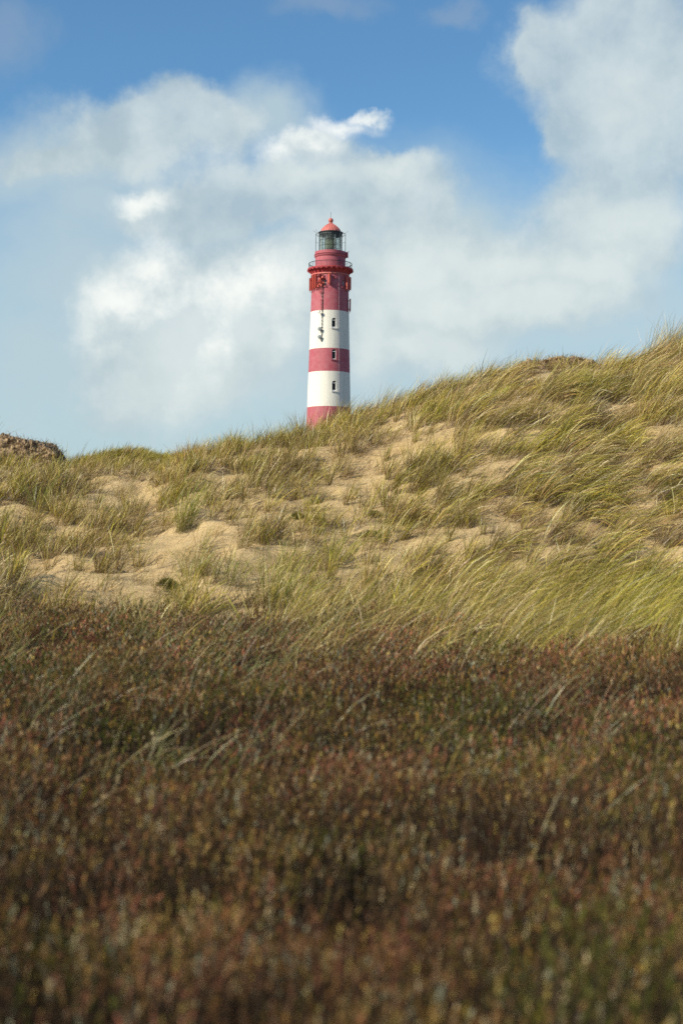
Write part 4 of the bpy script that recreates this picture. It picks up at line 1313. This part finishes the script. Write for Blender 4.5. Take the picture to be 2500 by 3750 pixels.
# sunlit tops: crisp cap towards the sun, soft below
brt = blobs([(720, 325, 100, 42), (795, 285, 75, 36), (855, 262, 45, 20), (640, 345, 60, 34), (330, 465, 85, 34), (395, 610, 105, 95), (280, 700, 100, 70), (575, 660, 110, 95),
             (440, 770, 220, 150), (490, 680, 130, 90)], 0.25)
glow = blobs([(1440, 260, 170, 210), (1420, 470, 190, 90), (390, 850, 200, 110), (880, 400, 130, 50), (700, 400, 200, 60), (1150, 620, 240, 60),
              (950, 645, 130, 85), (845, 790, 70, 130), (1340, 600, 150, 70), (1220, 690, 200, 60), (560, 770, 160, 140), (1050, 720, 180, 60), (430, 900, 230, 110), (960, 800, 180, 70)], .2)
d0 = layer(haze, nC.outputs['Fac'], 0.9, 0.20, 0.95)
d1 = layer(main, nA.outputs['Fac'], 0.75, 0.40, 0.70)
d2 = layer(brt, nB.outputs['Fac'], 1.00, 0.36, 0.98)
d4 = layer(faint, nA.outputs['Fac'], 0.9, 0.35, 0.9)
d3 = layer(glow, nD.outputs['Fac'], 0.9, 0.35, 0.95)

# clear sky: the Nishita sky, tinted a little to the film of the photograph
tint = N(nt, 'ShaderNodeMix', data_type='RGBA', blend_type='MULTIPLY'); tint.inputs['Factor'].default_value = 1
tint.inputs['B'].default_value = (0.68, 1.01, 1.15, 1); L(sky.outputs[0], tint.inputs['A'])
SK = 10.0


def mixc(fac, a, col):
    m = N(nt, 'ShaderNodeMix', data_type='RGBA'); L(a, m.inputs['A'])
    if isinstance(col, tuple): m.inputs['B'].default_value = (col[0] * SK, col[1] * SK, col[2] * SK, 1)
    else: L(col, m.inputs['B'])
    if isinstance(fac, float): m.inputs['Factor'].default_value = fac
    else: L(fac, m.inputs['Factor'])
    return m.outputs['Result']


def ramp2(fac, c0, c1, lo, hi):
    r = N(nt, 'ShaderNodeMapRange', ins={1: lo, 2: hi, 3: 0.0, 4: 1.0}); L(fac, r.inputs[0])
    m = N(nt, 'ShaderNodeMix', data_type='RGBA'); m.inputs['A'].default_value = (*[q * SK for q in c0], 1); m.inputs['B'].default_value = (*[q * SK for q in c1], 1)
    L(r.outputs[0], m.inputs['Factor']); return m.outputs['Result']


c = tint.outputs['Result']
lowm = N(nt, 'ShaderNodeMapRange', interpolation_type='SMOOTHSTEP', ins={1: 0.30, 2: 0.0, 3: 0.0, 4: 0.85}); L(sep.outputs['Z'], lowm.inputs[0])
c = mixc(lowm.outputs[0], c, (0.40, 0.505, 0.545))
c = mixc(fmath('MULTIPLY', d4, 0.34), c, (0.30, 0.36, 0.43))
c = mixc(fmath('MULTIPLY', d0, 0.80), c, (0.42, 0.52, 0.555))
relief = fmath('MULTIPLY_ADD', fmath('SUBTRACT', nA.outputs['Fac'], nA2.outputs['Fac']), 3.2, nB.outputs['Fac'])
grey = ramp2(relief, (0.36, 0.45, 0.49), (0.54, 0.61, 0.615), 0.15, 0.95)
c = mixc(fmath('MULTIPLY', d1, 0.82), c, grey)
c = mixc(fmath('MULTIPLY', d3, 0.62), c, (0.64, 0.70, 0.68))
lit_ = ramp2(relief, (0.57, 0.64, 0.65), (0.80, 0.82, 0.785), 0.22, 0.68)
c = mixc(fmath('MULTIPLY', d2, 0.88), c, lit_)
L(c, bg.inputs['Color'])

sc.view_settings.view_transform = 'Standard'; sc.view_settings.look = 'None'
sc.view_settings.exposure = 0.30; sc.view_settings.gamma = 1.0
sc.cycles.use_denoising = False
sc.cycles.max_bounces = 6; sc.cycles.transparent_max_bounces = 12
